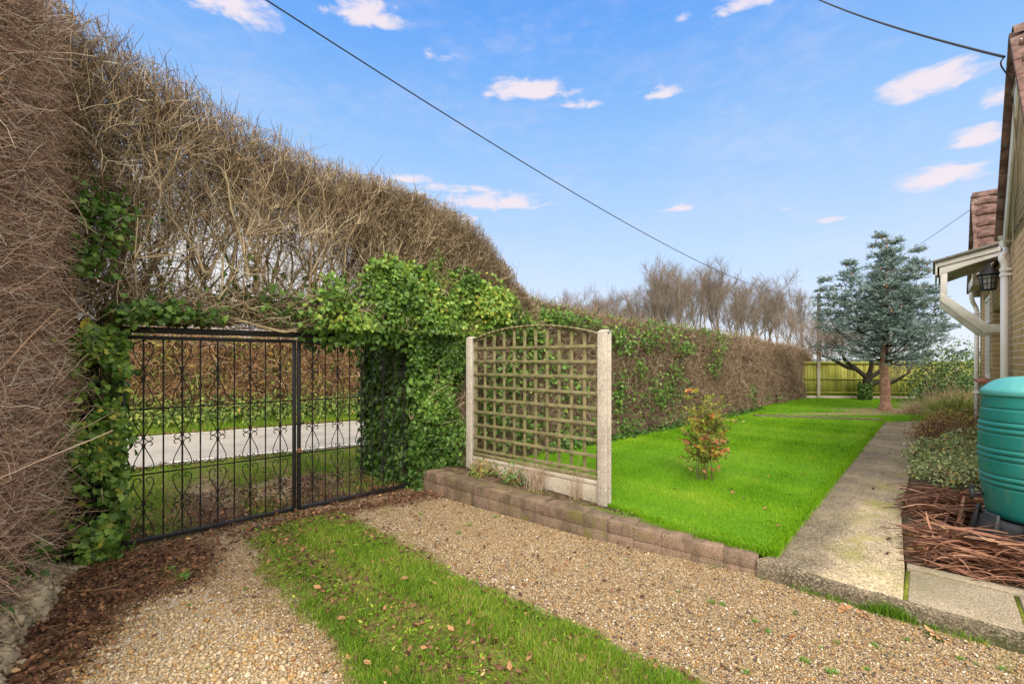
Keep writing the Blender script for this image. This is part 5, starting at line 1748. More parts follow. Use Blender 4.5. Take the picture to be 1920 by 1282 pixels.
# thin cable clipped down the gable
g = Geo(); P = catmull([HW(APEX1 - .05, OV - .05, RIDGE - .25), HW(APEX1 + .12, OV + .01, RIDGE - .5), HW(APEX1 + .25, OV + .0, RIDGE - .62), HW(APEX1 + .5, .02, RIDGE - 1.3), HW(APEX1 + .85, .015, EAVE + .1), HW(APEX1 + .95, .012, EAVE - .35)], 6)
g.tubes(P, .007, 5); g.build('wall_cable', M['soffit'], hs, smooth=True)

# door canopy
cn = thing('door_canopy', 'small white timber porch canopy with felt top over the bungalow door', 'canopy', (*HW(1.7, 0, 0)[:2], 2.9))
t0, t1, ee = 1.16, 2.35, .63
top = lambda e: 3.20 - .16 * (e / .66)
g = Geo(); g.extr([HW(t0 - .04, .0, top(0) + .0), HW(t0 - .04, ee + .05, top(ee + .05)), HW(t0 - .04, ee + .05, top(ee + .05) + .035), HW(t0 - .04, 0, top(0) + .035)], HD3 * (t1 - t0 + .08)); g.build('felt_roof', M['felt'], cn, bevel=.005)
for tt in (t0, t1 - .03):
    g = Geo(); g.extr([HW(tt, .0, top(0) - .09), HW(tt, ee, top(ee) - .075), HW(tt, ee, top(ee) - .002), HW(tt, 0, top(0) - .002)], HD3 * .03); g.build('fascia', M['white'], cn, bevel=.004)
    g = Geo(); g.extr([HW(tt + .02, .0, top(0) - .15), HW(tt + .02, ee * .5, top(ee * .5) - .165), HW(tt + .02, ee - .02, top(ee) - .195), HW(tt + .02, ee - .02, top(ee) - .074), HW(tt + .02, 0, top(0) - .088)], HD3 * .03); g.build('side_board', M['white'], cn, bevel=.004)
g = Geo(); g.box(HW((t0 + t1) / 2, ee + .012, top(ee) - .10), (t1 - t0) / 2, .011, .095, HD3, HM3, Z3); g.build('front_board', M['whitedirty'], cn, bevel=.004)
g = Geo(); g.extr([HW(t0 + .05, .0, top(0) - .075), HW(t0 + .05, ee - .02, top(ee) - .16), HW(t0 + .05, ee - .02, top(ee) - .145), HW(t0 + .05, 0, top(0) - .06)], HD3 * (t1 - t0 - .1)); g.build('ceiling_board', M['soffit'], cn)
for tt in (t0 + .02, t1 - .11):
    br = Geo(); br.box(HW(tt + .045, ee - .068, 2.69), .042, .036, .19, HD3, HM3, Z3)
    b_ = br.build('bracket_post', M['white'], cn, bevel=.005)
    g = Geo(); g.extr([HW(tt, ee - .03, 2.62), HW(tt, ee - .03, 2.48), HW(tt, .16, 2.0), HW(tt, .0, 2.0), HW(tt, .0, 2.11), HW(tt, .11, 2.11)], HD3 * .12); g.build('brace', M['whitedirty'], cn, bevel=.005)

# lantern under the canopy
ln = thing('wall_lantern', 'black hexagonal wall lantern hanging under the porch canopy', 'lantern', (*HW(1.2, .1, 0)[:2], 2.6))
lc = HW(1.12, .115, 0)
g = Geo(); g.lathe(lc + Z3 * 0, [(.0, 2.93), (.02, 2.925), (.03, 2.90), (.055, 2.88), (.12, 2.80), (.125, 2.785), (.10, 2.782)], 6); g.build('lantern_top', M['lampiron'], ln)
g = Geo()
for i in range(6):
    a0, a1 = i * math.pi / 3, (i + 1) * math.pi / 3
    q = [lc + HW(0, 0, 0) * 0 + np.array([math.cos(a), math.sin(a), 0]) * r_ + Z3 * z for a, r_, z in ((a0, .10, 2.78), (a0, .072, 2.58))]
    g.tubes(np.array(q), .006, 4)
    for z, r_ in ((2.74, .094), (2.665, .084), (2.59, .074)):
        g.tubes(np.array([lc + np.array([math.cos(a) * r_, math.sin(a) * r_, z]) for a in (a0, a1)]), .0045, 4)
    am = (a0 + a1) / 2
    g.tubes(np.array([lc + np.array([math.cos(am) * r_ * .87, math.sin(am) * r_ * .87, z]) for z, r_ in ((2.74, .094), (2.59, .074))]), .0035, 4)
g.build('cage', M['lampiron'], ln)
g = Geo(); g.lathe(lc, [(.0, 2.575), (.06, 2.575), (.075, 2.585), (.03, 2.60)], 6); g.build('lantern_base', M['lampiron'], ln)
m, t, b = new_mat('smoky lantern glass'); b.inputs['Base Color'].default_value = (.32, .33, .33, 1); b.inputs['Roughness'].default_value = .2
g = Geo(); g.lathe(lc, [(.066, 2.59), (.088, 2.775)], 6); g.build('lantern_glass', m, ln)
g = Geo(); g.tubes(np.array([lc + Z3 * 2.92, lc + Z3 * 3.0]), .008, 6); g.tubes(np.array([lc + Z3 * 2.99, lc - HM3 * .13 + Z3 * 2.99]), .009, 6); g.build('hanger', M['lampiron'], ln)

# ------------------------------------------------------------------ water butt on its stand
BC = np.array([4.17, 3.59, 0])
st_ = thing('butt_stand', 'tapered black plastic stand carrying the green water butt', 'stand', (BC[0], BC[1], .1))
ax_, ay_ = nrm(np.array([.92, -.39, 0])), nrm(np.array([.39, .92, 0]))
g = Geo(); g.lathe(BC, [(.40, .10), (.395, .13), (.345, .30), (.335, .345), (.30, .352), (.0, .352)], 40, ax_, ay_); g.build('drum', M['plasticblk'], st_, smooth=True)
for k in range(8):
    a = k * math.pi / 4 + 3.42
    rd_ = ax_ * math.cos(a) + ay_ * math.sin(a); tg = -ax_ * math.sin(a) + ay_ * math.cos(a)
    q = []
    for z, r0, r1, hwid in ((.10, .36, .425, .085), (.40, .33, .352, .062)):
        q.append([BC + rd_ * r_ + tg * s_ * hwid + Z3 * z for r_, s_ in ((r0, -1), (r1, -1), (r1, 1), (r0, 1))])
    V = np.array(q[0] + q[1])
    g = Geo(); g.add(V, np.array([[3, 2, 1, 0], [4, 5, 6, 7], [0, 1, 5, 4], [1, 2, 6, 5], [2, 3, 7, 6], [3, 0, 4, 7]])); g.build('foot', M['plasticblk'], st_, bevel=.01)
bt = thing('water_butt', 'ribbed green plastic water butt with domed lid beside the bungalow wall', 'water butt', (BC[0], BC[1], .36))
prof = [(.0, .362), (.27, .362), (.295, .372), (.305, .40)]
def br_(z):
    x = (z - .40) / (1.33 - .40)
    return .305 + .045 * math.sin(min(max(x, 0), 1) * math.pi * .88) ** .8
ribs = []
z = .40
zs = np.linspace(.40, 1.33, 260)
bands = [(.585, .60), (.70, .716), (.812, .826), (.90, .914), (1.0, 1.012), (1.085, 1.1), (1.18, 1.195), (1.25, 1.265)]
edges = [.62, .665, .71, .83, .875, .92, 1.04, 1.085, 1.13, 1.235]
for zz in zs[1:]:
    r_ = br_(zz)
    for e in edges:
        x = (zz - e) / .008
        r_ -= .0075 * math.exp(-x * x)
    # pillowed ribs between the grooves
    for e0, e1 in zip(edges[:-1], edges[1:]):
        if e0 < zz < e1 and e1 - e0 < .06:
            r_ += .006 * math.sin((zz - e0) / (e1 - e0) * math.pi)
    prof.append((r_, zz))
prof += [(.318, 1.345), (.30, 1.352)]
g = Geo(); g.lathe(BC, prof, 56, ax_, ay_); g.build('barrel', M['butt'], bt, smooth=True)
g = Geo(); g.lathe(BC, [(.300, 1.335), (.334, 1.337), (.338, 1.345), (.338, 1.372), (.330, 1.388), (.315, 1.402), (.29, 1.43), (.25, 1.458), (.18, 1.482), (.08, 1.494), (.0, 1.496)], 56, ax_, ay_); g.build('lid', M['buttlid'], bt, smooth=True)
tdv = nrm(np.array([-.72, .42, 0])); tsd = np.cross(Z3, tdv)
tp0 = BC + tdv * .315 + Z3 * .52
tpo = Geo(); tpo.tubes(np.array([tp0, tp0 + tdv * .075]), .013, 10, caps=True); tpo.tubes(np.array([tp0 + tdv * .08 + Z3 * .045, tp0 + tdv * .08 - Z3 * .05]), .017, 10, caps=True)
tap = tpo.build('tap', M['plasticblk'], bt, smooth=False)
g = Geo(); g.box(tp0 + tdv * .08 + Z3 * .058, .03, .008, .01, tsd, tdv, Z3); g.build('tap_lever', M['plasticblk'], tap, bevel=.003)
# moulded oval badge
a = np.linspace(0, 2 * math.pi, 25)
bd = nrm(np.array([-.55, -.84, 0])); bs = np.cross(Z3, bd)
g = Geo(); g.tubes(np.array([BC + bd * (br_(1.155) + .004) + bs * .04 * math.cos(x) + Z3 * (1.156 + .016 * math.sin(x)) - bd * .004 * math.cos(x) ** 2 for x in a]), .0028, 5); g.build('badge', M['plasticblk'], bt, smooth=True)

# ------------------------------------------------------------------ back fence
f0, f1 = np.array([10.6, 16.95]), np.array([17.2, 16.35])
fd = nrm(f1 - f0); fn = np.array([fd[1], -fd[0]]); FD3 = np.array([*fd, 0]); FN3 = np.array([*fn, 0])
fc_ = thing('fence', 'algae green closeboard fence with concrete posts closing the far end of the lawn', 'fence', (*((f0 + f1) / 2), 0))
FL = np.linalg.norm(f1 - f0)
ztop, zbot = 1.56, .30
pw = 2.35
posts = [-.15 + .9, .75 + pw, .75 + 2 * pw]
bounds = [0.0] + posts + [FL]
for i in range(len(bounds) - 1):
    u0, u1 = bounds[i] + .05, bounds[i + 1] - .05
    nbd = max(int((u1 - u0) / .105), 1); wv_ = (u1 - u0) / nbd
    g = Geo()
    for k in range(nbd):
        c = f0 + fd * (u0 + (k + .5) * wv_)
        g.box([c[0] + fn[0] * (.006 * (k % 2)), c[1] + fn[1] * (.006 * (k % 2)), (ztop + zbot) / 2 + rng.normal(0, .004)], wv_ / 2 - .002, .007, (ztop - zbot) / 2, FD3, FN3, Z3, rng.uniform())
    g.build('board_panel', M['fence'], fc_)
    for z in (zbot + .12, .93, ztop - .06):
        g = Geo(); c0, c1 = f0 + fd * u0 + fn * .03, f0 + fd * u1 + fn * .03; g.bar([*c0, z], [*c1, z], .05, .035, Z3, .35); g.build('rail', M['fence'], fc_)
    g = Geo(); c0, c1 = f0 + fd * u0, f0 + fd * u1; g.bar([*c0, .22], [*c1, .22], .16, .04); g.build('gravel_board', M['gravelboard'], fc_)
for u in posts:
    c = f0 + fd * u + fn * .01
    g = Geo(); g.box([c[0], c[1], .82], .05, .06, .80, FD3, FN3, Z3); g.build('concrete_post', M['gravelboard'], fc_, bevel=.006)

# ------------------------------------------------------------------ telegraph pole and overhead cables
pp = np.array([23.6, 35.0])
tg_ = thing('telegraph_pole', 'weathered wooden telegraph pole standing past the garden fence', 'pole', (*pp, 0))
g = Geo(); g.tubes(np.array([[*pp, 0], [*pp, 3.], [*pp, 6.75]]), np.array([[.16, .14, .115]]), 12, caps=True); g.build('shaft', M['polewood'], tg_, smooth=True)
g = Geo(); g.box([*pp, 6.45], .22, .16, .05); g.build('bracket', M['iron'], tg_)
g = Geo(); g.lathe([pp[0] + .25, pp[1], 6.5], [(0, 0), (.03, .0), (.035, .03), (.025, .06), (0, .07)], 10); g.build('insulator', M['white'], tg_, smooth=True)


def cable(name, label, a, b_, sag, r, t0=0.0, t1=1.0):
    t_ = np.linspace(t0, t1, 60)[:, None]
    P = np.array(a)[None] * (1 - t_) + np.array(b_)[None] * t_; P[:, 2] -= (4 * sag * t_ * (1 - t_))[:, 0]
    g = Geo(); g.tubes(P, r, 6); tag(g.build(name, M['cable'], smooth=True), label, 'cable')


cable('overhead_cable', 'long sagging black overhead cable running across the sky to the telegraph pole', (-3.25, 6, 6.37), (pp[0], pp[1], 6.45), 1.15, .0105, -.28, 1)
hk = HW(APEX1 + .06, OV + .08, RIDGE - .16)
cable('overhead_cable', 'thick twisted service cable fixed to the near gable of the bungalow', (6.07, 9.0, 8.74), hk, .06, .0125, -.6, 1)
cable('overhead_cable', 'thin faint cable between the telegraph pole and the farther gable', (pp[0], pp[1], 6.4), HW(APEX2, OV, RIDGE - .2), .35, .005)
g = Geo(); P = catmull([hk, hk + HM3 * .02 - Z3 * .06 + HD3 * .03, HW(APEX1 + .12, OV + .02, RIDGE - .42), HW(APEX1 + .2, OV + .01, RIDGE - .6)], 5); g.tubes(P, .007, 5); g.build('drip_loop', M['cable'], hs, smooth=True)

# ------------------------------------------------------------------ spruce


def spruce():
    base = np.array([*G(1660, 770, LZ + .02), LZ])
    tr = thing('spruce_tree', 'blue grey spruce with several leading tips and a bare reddish trunk', 'tree', tuple(base))
    Hh = 5.0
    tk = np.array([base + [0, 0, -.1], base + [.0, 0, .5], base + [-.02, .02, 1.3], base + [.03, 0, 2.4], base + [.02, 0, 3.6], base + [.05, 0, Hh - .1]])
    g = Geo(); P = catmull(tk, 6)
    rr = np.interp(P[:, 2], [base[2] - .1, base[2] + .3, base[2] + 1.4, base[2] + 3, base[2] + Hh], [.17, .125, .105, .06, .012])
    rr = rr * (1 + .07 * np.sin(P[:, 2] * 9))
    g.tubes(P, rr[None], 12); g.build('trunk', M['barkred'], tr, smooth=True)
    lead = []
    # leaders: several competing tips
    specs = [((-.14, 0), 3.5, 5.05, .0), ((.34, .1), 3.3, 4.95, .2), ((.78, -.1), 3.3, 4.62, .25), ((-.95, 0), 3.1, 4.3, -.25), ((-1.5, .1), 2.6, 3.85, -.3), ((1.35, 0), 2.3, 3.5, .3), ((.1, -.6), 2.6, 4.0, 0), ((.3, .7), 2.6, 4.1, 0), ((-.35, -.5), 2.3, 3.6, 0)]
    paths = []
    for (ox, oy), z0, z1, lean in specs:
        zb = max(z0 - .9, 1.3)
        paths.append(np.array([base + [.02, 0, zb - LZ], base + [ox * .75, oy * .75, (zb + z0) / 2 + .15 - LZ], base + [ox, oy, z0 + .3 - LZ], base + [ox * 1.05, oy, z1 - LZ]]))
    br_paths, br_r = [], []
    tw_st, tw_d, tw_l = [], [], []

    def whorls(axis, z_lo, z_hi, rmax, n_w, per, upk):
        for zi in np.linspace(z_lo, z_hi, n_w):
            i = np.argmin(np.abs(axis[:, 2] - zi)); c = axis[i]
            fr = (zi - z_lo) / max(z_hi - z_lo, .01)
            L = rmax * (1 - fr) ** .8 * 1.0 + .12
            a0 = rng.uniform(0, 6.28)
            for k in range(per):
                a = a0 + k * 6.283 / per + rng.normal(0, .22)
                d = np.array([math.cos(a), math.sin(a), upk(fr) + rng.normal(0, .12)])
                l_ = L * rng.uniform(.65, 1.15)
                P = grow(c[None], d[None], np.array([l_]), 9, .07, .03)[0]
                br_paths.append(P)
    main = P
    axis = catmull(tk, 14)
    # main skirt: radius by height in the photograph
    for zi in np.arange(1.42, 4.5, .2):
        i = np.argmin(np.abs(axis[:, 2] - base[2] - zi)); c = axis[i]
        rad = np.interp(zi, [1.25, 1.7, 2.1, 2.6, 3.2, 3.7, 4.5], [1.5, 1.95, 1.5, 1.1, .68, .34, .12])
        per = 9 if zi < 3.0 else 6
        a0 = rng.uniform(0, 6.28)
        for k in range(per):
            a = a0 + k * 6.283 / per + rng.normal(0, .25)
            d = np.array([math.cos(a), math.sin(a), np.interp(zi, [1.4, 2, 4], [-.05, .12, .5]) + rng.normal(0, .2)])
            l_ = rad * rng.uniform(.4, 1.2)
            br_paths.append(grow(c[None], d[None], np.array([l_]), 9, .07, .035)[0])
    for pth in paths:
        ax2 = catmull(pth, 10)
        br_paths.append(ax2[::max(len(ax2) // 8, 1)][:9] if len(ax2) >= 9 else ax2)
        br_r.append(None)
        whorls(ax2, pth[2][2] - .45, pth[3][2] - .03, .46, 7, 5, lambda fr: .18 + .35 * fr)
    BP = np.array([p_ if len(p_) == 9 else np.array([p_[min(int(i * len(p_) / 9), len(p_) - 1)] for i in range(9)]) for p_ in br_paths])
    Ls = np.linalg.norm(BP[:, -1] - BP[:, 0], axis=1)
    gb = Geo(); gb.tubes(BP, taper(len(BP), 9, np.clip(.012 * Ls + .004, .004, .026), .003), 5, .5)
    gb.build('branches', M['barkdark'], tr, smooth=True)
    # side twigs
    npk = 23
    st, d, i, t_ = kids(BP, npk, .18, .85)
    d[:, 2] *= .45
    Lb = Ls[i]
    l_ = (.10 + .30 * np.minimum(Lb, 1.2) * (1 - t_ * .75)) * rng.uniform(.6, 1.2, len(st))
    TP_ = grow(st, d, l_, 5, .08, .03)
    keep = rng.uniform(size=len(TP_)) < np.clip(Lb / .9, .35, 1)
    TP_ = TP_[keep]
    st2, d2, i2, t2 = kids(TP_, 3, .25, .75)
    d2[:, 2] *= .5
    TP2 = grow(st2, d2, rng.uniform(.05, .14, len(st2)), 5, .05, .03)
    ALL = np.concatenate([TP_, TP2, BP[:, 4:9]])
    # needles
    nn_ = 26
    stn, dn_, i3, t3 = kids(ALL, nn_, .0, .95)
    n = len(stn)
    hgt = rng.uniform(.022, .040, n)
    side = nrm(np.cross(dn_, rng.normal(size=(n, 3))))
    wdt = .0042
    V = np.stack([stn - side * wdt, stn + side * wdt, stn + dn_ * hgt[:, None]], 1).reshape(-1, 3)
    tone = np.clip(rng.normal(.52, .17, len(ALL))[i3] + rng.normal(0, .13, n), 0, .93)
    g = Geo(); g.add(V, np.arange(3 * n).reshape(-1, 3), np.repeat(tone, 3)); g.build('needles', M['spruce'], tr)
    # cones hanging in the upper crown
    ci = rng.choice(len(BP), 130)
    cp = BP[ci, rng.integers(4, 9, 130)]
    cp = cp[(cp[:, 2] > 2.6)]
    cp = cp[:70]
    g = Geo(); g.tubes(base + np.linspace(0, 1, 5)[:, None] * np.array([0, 0, -.10]), np.array([[.006, .018, .020, .015, .004]]), 6, .5)
    c0 = g.build('cone', plain('spruce cones', (.46, .22, .10), .8, 0, .3, 20, .3, 80), tr)
    for k, p_ in enumerate(cp):
        o = c0 if k == 0 else c0.copy()
        if k:
            COL.objects.link(o)
        o.location = p_ - base
    return tr


spruce()

# ------------------------------------------------------------------ bare trees


def bare_tree(label, group, H, seed, spread=.5, ntr=3, m='bark', dens=1.0, thick=1.0):
    t = thing('bare_tree', label, 'tree', (0, 0, 0), group)
    st = np.array([[rng.normal(0, .25), rng.normal(0, .25), 0] for _ in range(ntr)])
    d = np.array([[rng.normal(0, .16), rng.normal(0, .16), 1] for _ in range(ntr)])
    P0 = grow(st, d, H * .84 * rng.uniform(.8, 1.1, ntr), 14, .06, .02)
    g = Geo(); g.tubes(P0, taper(ntr, 14, .012 * H * thick / math.sqrt(ntr) * 1.4, .0022 * H * thick), 7, .4); g.build('trunk', M[m], t, smooth=True)
    g = Geo()
    st, d, i, t_ = kids(P0, int(11 * dens), .42, spread + .15)
    P1 = grow(st, d + [0, 0, .2], H * .31 * (1.35 - t_ * .85) * rng.uniform(.7, 1.2, len(st)), 9, .10, .015)
    g.tubes(P1, taper(len(P1), 9, .0028 * H * thick, .0010 * H), 5, .45)
    st, d, i, t_ = kids(P1, 8, .25, .6)
    P2 = grow(st, d + [0, 0, .2], H * .13 * (1.2 - t_ * .6) * rng.uniform(.6, 1.2, len(st)), 6, .12, .04)
    g.tubes(P2, taper(len(P2), 6, .0012 * H, .0005 * H), 4, .5)
    st, d, i, t_ = kids(P2, 6, .2, .6)
    P3 = grow(st, d + [0, 0, .15], H * .085 * rng.uniform(.5, 1.2, len(st)), 4, .12, .03)
    g.tubes(P3, taper(len(P3), 4, .0008 * H, .0004 * H), 3, .5)
    g.build('crown', M[m], t, smooth=True)
    return t


M['barkfar'] = plain('far bark', (.22, .175, .14), .95, 0, .25, 1.5, 0)
TG = 'bare trees in the row over the clipped hedge'
TLAB = 'bare leafless tree in the row rising above the long clipped hedge'
protos = [bare_tree(TLAB, TG, 9.0, k, (.38, .42, .35)[k], (3, 2, 3)[k], 'barkfar') for k in range(3)]
row = [(1075, 560, .62), (1130, 552, .70), (1170, 540, .8), (1215, 518, .95), (1252, 510, 1.0), (1290, 506, 1.0), (1328, 508, 1.0), (1362, 520, .95), (1400, 530, .92), (1436, 535, .9), (1468, 545, .85), (1238, 520, .9), (1310, 512, .95), (1150, 548, .8), (1192, 532, .8), (1272, 512, .8), (1345, 516, .8), (1380, 528, .8), (1418, 540, .8), (1452, 548, .8), (1100, 562, .8), (1485, 560, .8)]
for k, (px, py, s_) in enumerate(row):
    Y = 44 + rng.uniform(-3, 3) + (6 if k > 10 else 0)
    x = (px - 960) / F * Y
    h_ = EYE + (HZ - py) / F * Y
    pr = protos[k % 3]
    if k < 3:
        pr.location = (x, Y, -.1); pr.rotation_euler = (0, 0, rng.uniform(0, 6)); pr.scale = (h_ / 8.6,) * 3
    else:
        dup(pr, (x, Y, -.1), rng.uniform(0, 6), h_ / 8.6)
# paler scrubby trees beyond the end of the hedge
TG2 = 'thin young trees past the end of the hedge'
p2 = bare_tree('thin pale leafless sapling past the end of the clipped hedge', TG2, 5.5, 9, .6, 5, 'barkfar', .8, .8)
for k, (px, py, Y) in enumerate([(1500, 560, 30), (1530, 575, 27), (1562, 590, 24), (1006, 552, 26), (1035, 556, 27), (1060, 552, 29), (1590, 600, 26)]):
    x = (px - 960) / F * Y; h_ = EYE + (HZ - py) / F * Y
    if k == 0:
        p2.location = (x, Y, 0); p2.scale = (h_ / 5.8,) * 3
    else:
        dup(p2, (x, Y, 0), rng.uniform(0, 6), h_ / 5.8)

# ------------------------------------------------------------------ old apple tree in front of the fence
b0 = np.array([*G(1622, 752, LZ), LZ])
ap = thing('apple_tree', 'old dark spreading fruit tree with ivy at its foot before the fence', 'tree', tuple(b0))
limbs = [[(0, 0, -.05), (.05, 0, .45), (.10, 0, .85)],
         [(.10, 0, .8), (-.25, .1, 1.15), (-.62, .1, 1.45), (-.85, .0, 1.75), (-1.15, -.1, 2.1)],
         [(.10, 0, .85), (.15, -.1, 1.3), (.05, -.1, 1.7), (.25, 0, 2.3)],
         [(.10, 0, .8), (.5, .0, 1.05), (.85, 0, 1.35), (1.3, .1, 1.7), (1.6, 0, 2.0)],
         [(.06, 0, .5), (.45, -.15, .72), (.75, -.2, .66), (1.1, -.3, .9), (1.35, -.3, 1.05)],
         [(-.25, .1, 1.15), (-.5, .2, 1.2), (-.9, .3, 1.45), (-1.3, .3, 1.6)]]
g = Geo(); P = catmull(np.array(limbs[0]) + b0, 6); g.tubes(P, np.linspace(.16, .13, len(P))[None], 10); g.build('trunk', M['barkdark'], ap, smooth=True)
ends = []
for l_ in limbs[1:]:
    P = catmull(np.array(l_) + b0, 5); g = Geo(); g.tubes(P, np.linspace(.085, .03, len(P))[None], 8); g.build('limb', M['barkdark'], ap, smooth=True)
    ends.append(P[np.linspace(4, len(P) - 1, 9).astype(int)])
E_ = np.array(ends)
st, d, i, t_ = kids(E_, 12, .3, .7); P1 = grow(st, d + [0, 0, .5], rng.uniform(.5, 1.2, len(st)), 8, .12, .04)
g = Geo(); g.tubes(P1, taper(len(P1), 8, .013, .004), 4)
st, d, i, t_ = kids(P1, 7, .2, .6); P2 = grow(st, d + [0, 0, .3], rng.uniform(.25, .7, len(st)), 6, .12, .03); g.tubes(P2, taper(len(P2), 6, .006, .003), 3)
st, d, i, t_ = kids(P2, 3, .2, .6); P3 = grow(st, d, rng.uniform(.1, .3, len(st)), 4, .12, .03); g.tubes(P3, taper(len(P3), 4, .0035, .002), 3)
g.build('twigs', M['bark'], ap)
n = 500; a = rng.uniform(0, 6.28, n); z = rng.uniform(0, .75, n) ** 1.3
g = Geo(); C = b0 + np.stack([np.cos(a) * .19, np.sin(a) * .19, z], 1); leaf_cloud(g, C, np.stack([np.cos(a), np.sin(a), a * 0 + .3], 1), (.06, .10), IVY, (.3, .15)); g.build('ivy_leaves', M['ivy'], ap)

# ------------------------------------------------------------------ shrubs and border plants


def shrub(name, label, c, rx, ry, h, n, m, size, tmpl=OVAL, tone=(.45, .2), stems=40, z0=.12, group=None, shape=1.0, mst='twig'):
    s = thing(name, label, 'shrub', (c[0], c[1], z0), group)
    c3 = np.array([c[0], c[1], z0])
    ns = stems
    d = rng.normal(size=(ns, 3)) * [rx, ry, .1] / h * .7 + [0, 0, 1]
    P = grow(np.repeat(c3[None], ns, 0) + rng.normal(size=(ns, 3)) * [rx * .25, ry * .25, 0], d, h * rng.uniform(.6, 1.0, ns), 8, .12)
    g = Geo(); g.tubes(P, taper(ns, 8, .004 + .006 * h, .002), 4, tone_n(ns, .5, .2)); g.build('stems', M[mst], s)
    u = rng.normal(size=(n, 3)); u = nrm(u) * rng.uniform(.25, 1.0, n)[:, None] ** .5
    u[:, 2] = np.abs(u[:, 2]) if shape == 1.0 else (u[:, 2] * .5 + .5)
    lump_ = 1 + .22 * wave(u[:, 0] * 3 + c[0], u[:, 2] * 3 + u[:, 1] * 2, 1.2, 2)
    C = c3 + u * np.array([rx, ry, h]) * lump_[:, None]
    k = rng.uniform(size=n) < np.clip(.7 + .6 * wave(C[:, 0] * 2, C[:, 2] * 3 + C[:, 1] * 2, 2.2), .15, 1)
    C = C[k]; u = u[k]
    g = Geo(); leaf_cloud(g, C, nrm(u + [0, 0, .4]), size, tmpl, tone, .5, .7); g.build('leaves', M[m], s)
    return s


shrub('evergreen_shrub', 'dark green evergreen shrub filling the corner between spruce and bungalow', (14.1, 14.6), 1.3, 1.2, 2.1, 9000, 'evergreen', (.06, .11), stems=60)
shrub('evergreen_shrub', 'looser dark shrub with a pale sky gap behind it, just outside the far downpipe', (13.2, 12.9), .7, .8, 1.3, 3800, 'evergreen', (.05, .09), tone=(.5, .2), stems=40)
shrub('leafy_shrub', 'straggly brown stemmed shrub beside the evergreen at the border end', (12.3, 12.6), .75, .6, .75, 900, 'russet', (.04, .07), stems=140, tone=(.4, .2), mst='bramble')
shrub('russet_shrub', 'russet and olive leaved shrub low beside the bungalow wall', (8.55, 8.75), .55, .55, .62, 3600, 'russet', (.03, .055), stems=70, tone=(.45, .22))
shrub('russet_shrub', 'reddish brown seed headed shrub at the path edge', (7.85, 8.45), .42, .45, .55, 2200, 'russet', (.025, .05), stems=60, tone=(.3, .2))
shrub('leafy_shrub', 'pale green leafed bramble like plant sprawling in the border', (6.35, 6.55), .60, .65, .40, 3000, 'shrub', (.03, .06), stems=60, tone=(.5, .22), mst='twigred')
shrub('leafy_shrub', 'silvery leafed low plant nearest the dead strap leaves', (5.55, 5.65), .55, .55, .33, 2300, 'shrub', (.03, .058), stems=60, tone=(.55, .2), mst='twigred')
shrub('leafy_shrub', 'low mixed plant under the bungalow window', (7.3, 7.25), .5, .45, .45, 2400, 'shrub', (.03, .055), stems=50, tone=(.42, .24), mst='twigred')
shrub('leafy_shrub', 'small dull plant tucked behind the water butt', (5.75, 5.2), .45, .45, .42, 1700, 'shrub', (.03, .055), stems=40, tone=(.35, .22), mst='twigred')


def clump(name, label, c, n, h, lean, wd, m, tone, z0=.12, cat='grass clump', spread=.12):
    s = thing(name, label, cat, (c[0], c[1], z0))
    a = rng.uniform(0, 6.283, n)
    st = np.stack([c[0] + rng.normal(0, spread, n), c[1] + rng.normal(0, spread, n), np.full(n, z0)], 1)
    S = 7
    t_ = np.linspace(0, 1, S)
    L = h * rng.uniform(.6, 1.25, n)
    out = rng.uniform(.2, 1, n) * lean
    P = np.zeros((n, S, 3))
    rad = out[:, None] * L[:, None] * t_[None] ** 1.4
    P[:, :, 0] = st[:, None, 0] + np.cos(a)[:, None] * rad; P[:, :, 1] = st[:, None, 1] + np.sin(a)[:, None] * rad
    P[:, :, 2] = z0 + L[:, None] * (t_[None] - .55 * out[:, None] * t_[None] ** 2.4)
    g = Geo(); g.tubes(P, wd * np.array([1, 1, .95, .85, .65, .4, .1])[None] * np.ones((n, 1)), 3, tone_n(n, *tone)); g.build('leaves', M[m], s)
    return s


clump('ornamental_grass', 'arching bright green grass clump in front of the far downpipe', (10.15, 10.35), 700, .85, .95, .006, 'softgrass', (.5, .25))
clump('ornamental_grass', 'smaller green grass clump at the border edge beyond the russet shrubs', (9.4, 9.75), 420, .6, .95, .005, 'softgrass', (.45, .25))
clump('dried_grass', 'dry pinkish straw clump at the far end of the path', (10.75, 11.9), 500, .55, 1.0, .005, 'straw', (.45, .25), cat='grass clump', spread=.2)
clump('dried_grass', 'taller dry stalks standing behind the straw clump', (12.0, 12.3), 300, .8, .7, .005, 'straw', (.5, .25), spread=.3)

# dead strap leaves raked over the bed by the butt
g = Geo()
n = 1900
bp_ = np.array([tuple(SB + KD * .04 + KN * .1), tuple(SB + KD * 1.9 + KN * .1), (4.75, 2.9), (4.6, 4.2), (4.5, 4.75), (4.05, 4.9), tuple(PR[1] + [.06, -.1])])
q = scatter(bp_, n)
S = 9
front = np.clip(1 - ((q - SB) @ KN) / .55, 0, 1)
base_a = math.atan2(KD[1], KD[0])
ang = np.where(rng.uniform(size=n) < .75, rng.normal(base_a + .12, .30, n), rng.uniform(0, 6.28, n)) + np.where(rng.uniform(size=n) < .35, math.pi, 0)
L = rng.uniform(.3, .95, n) * (1 - .55 * front)
hgt = .13 + rng.uniform(0, 1, n) ** 1.2 * .20 * (1 - .45 * front)
t_ = np.linspace(-.5, .5, S)
crv = rng.normal(0, .28, n)
aa = ang[:, None] + crv[:, None] * t_[None]
PX = q[:, 0, None] + np.cumsum(np.cos(aa), 1) * (L / S)[:, None] - (np.cos(aa).sum(1) * L / S / 2)[:, None]
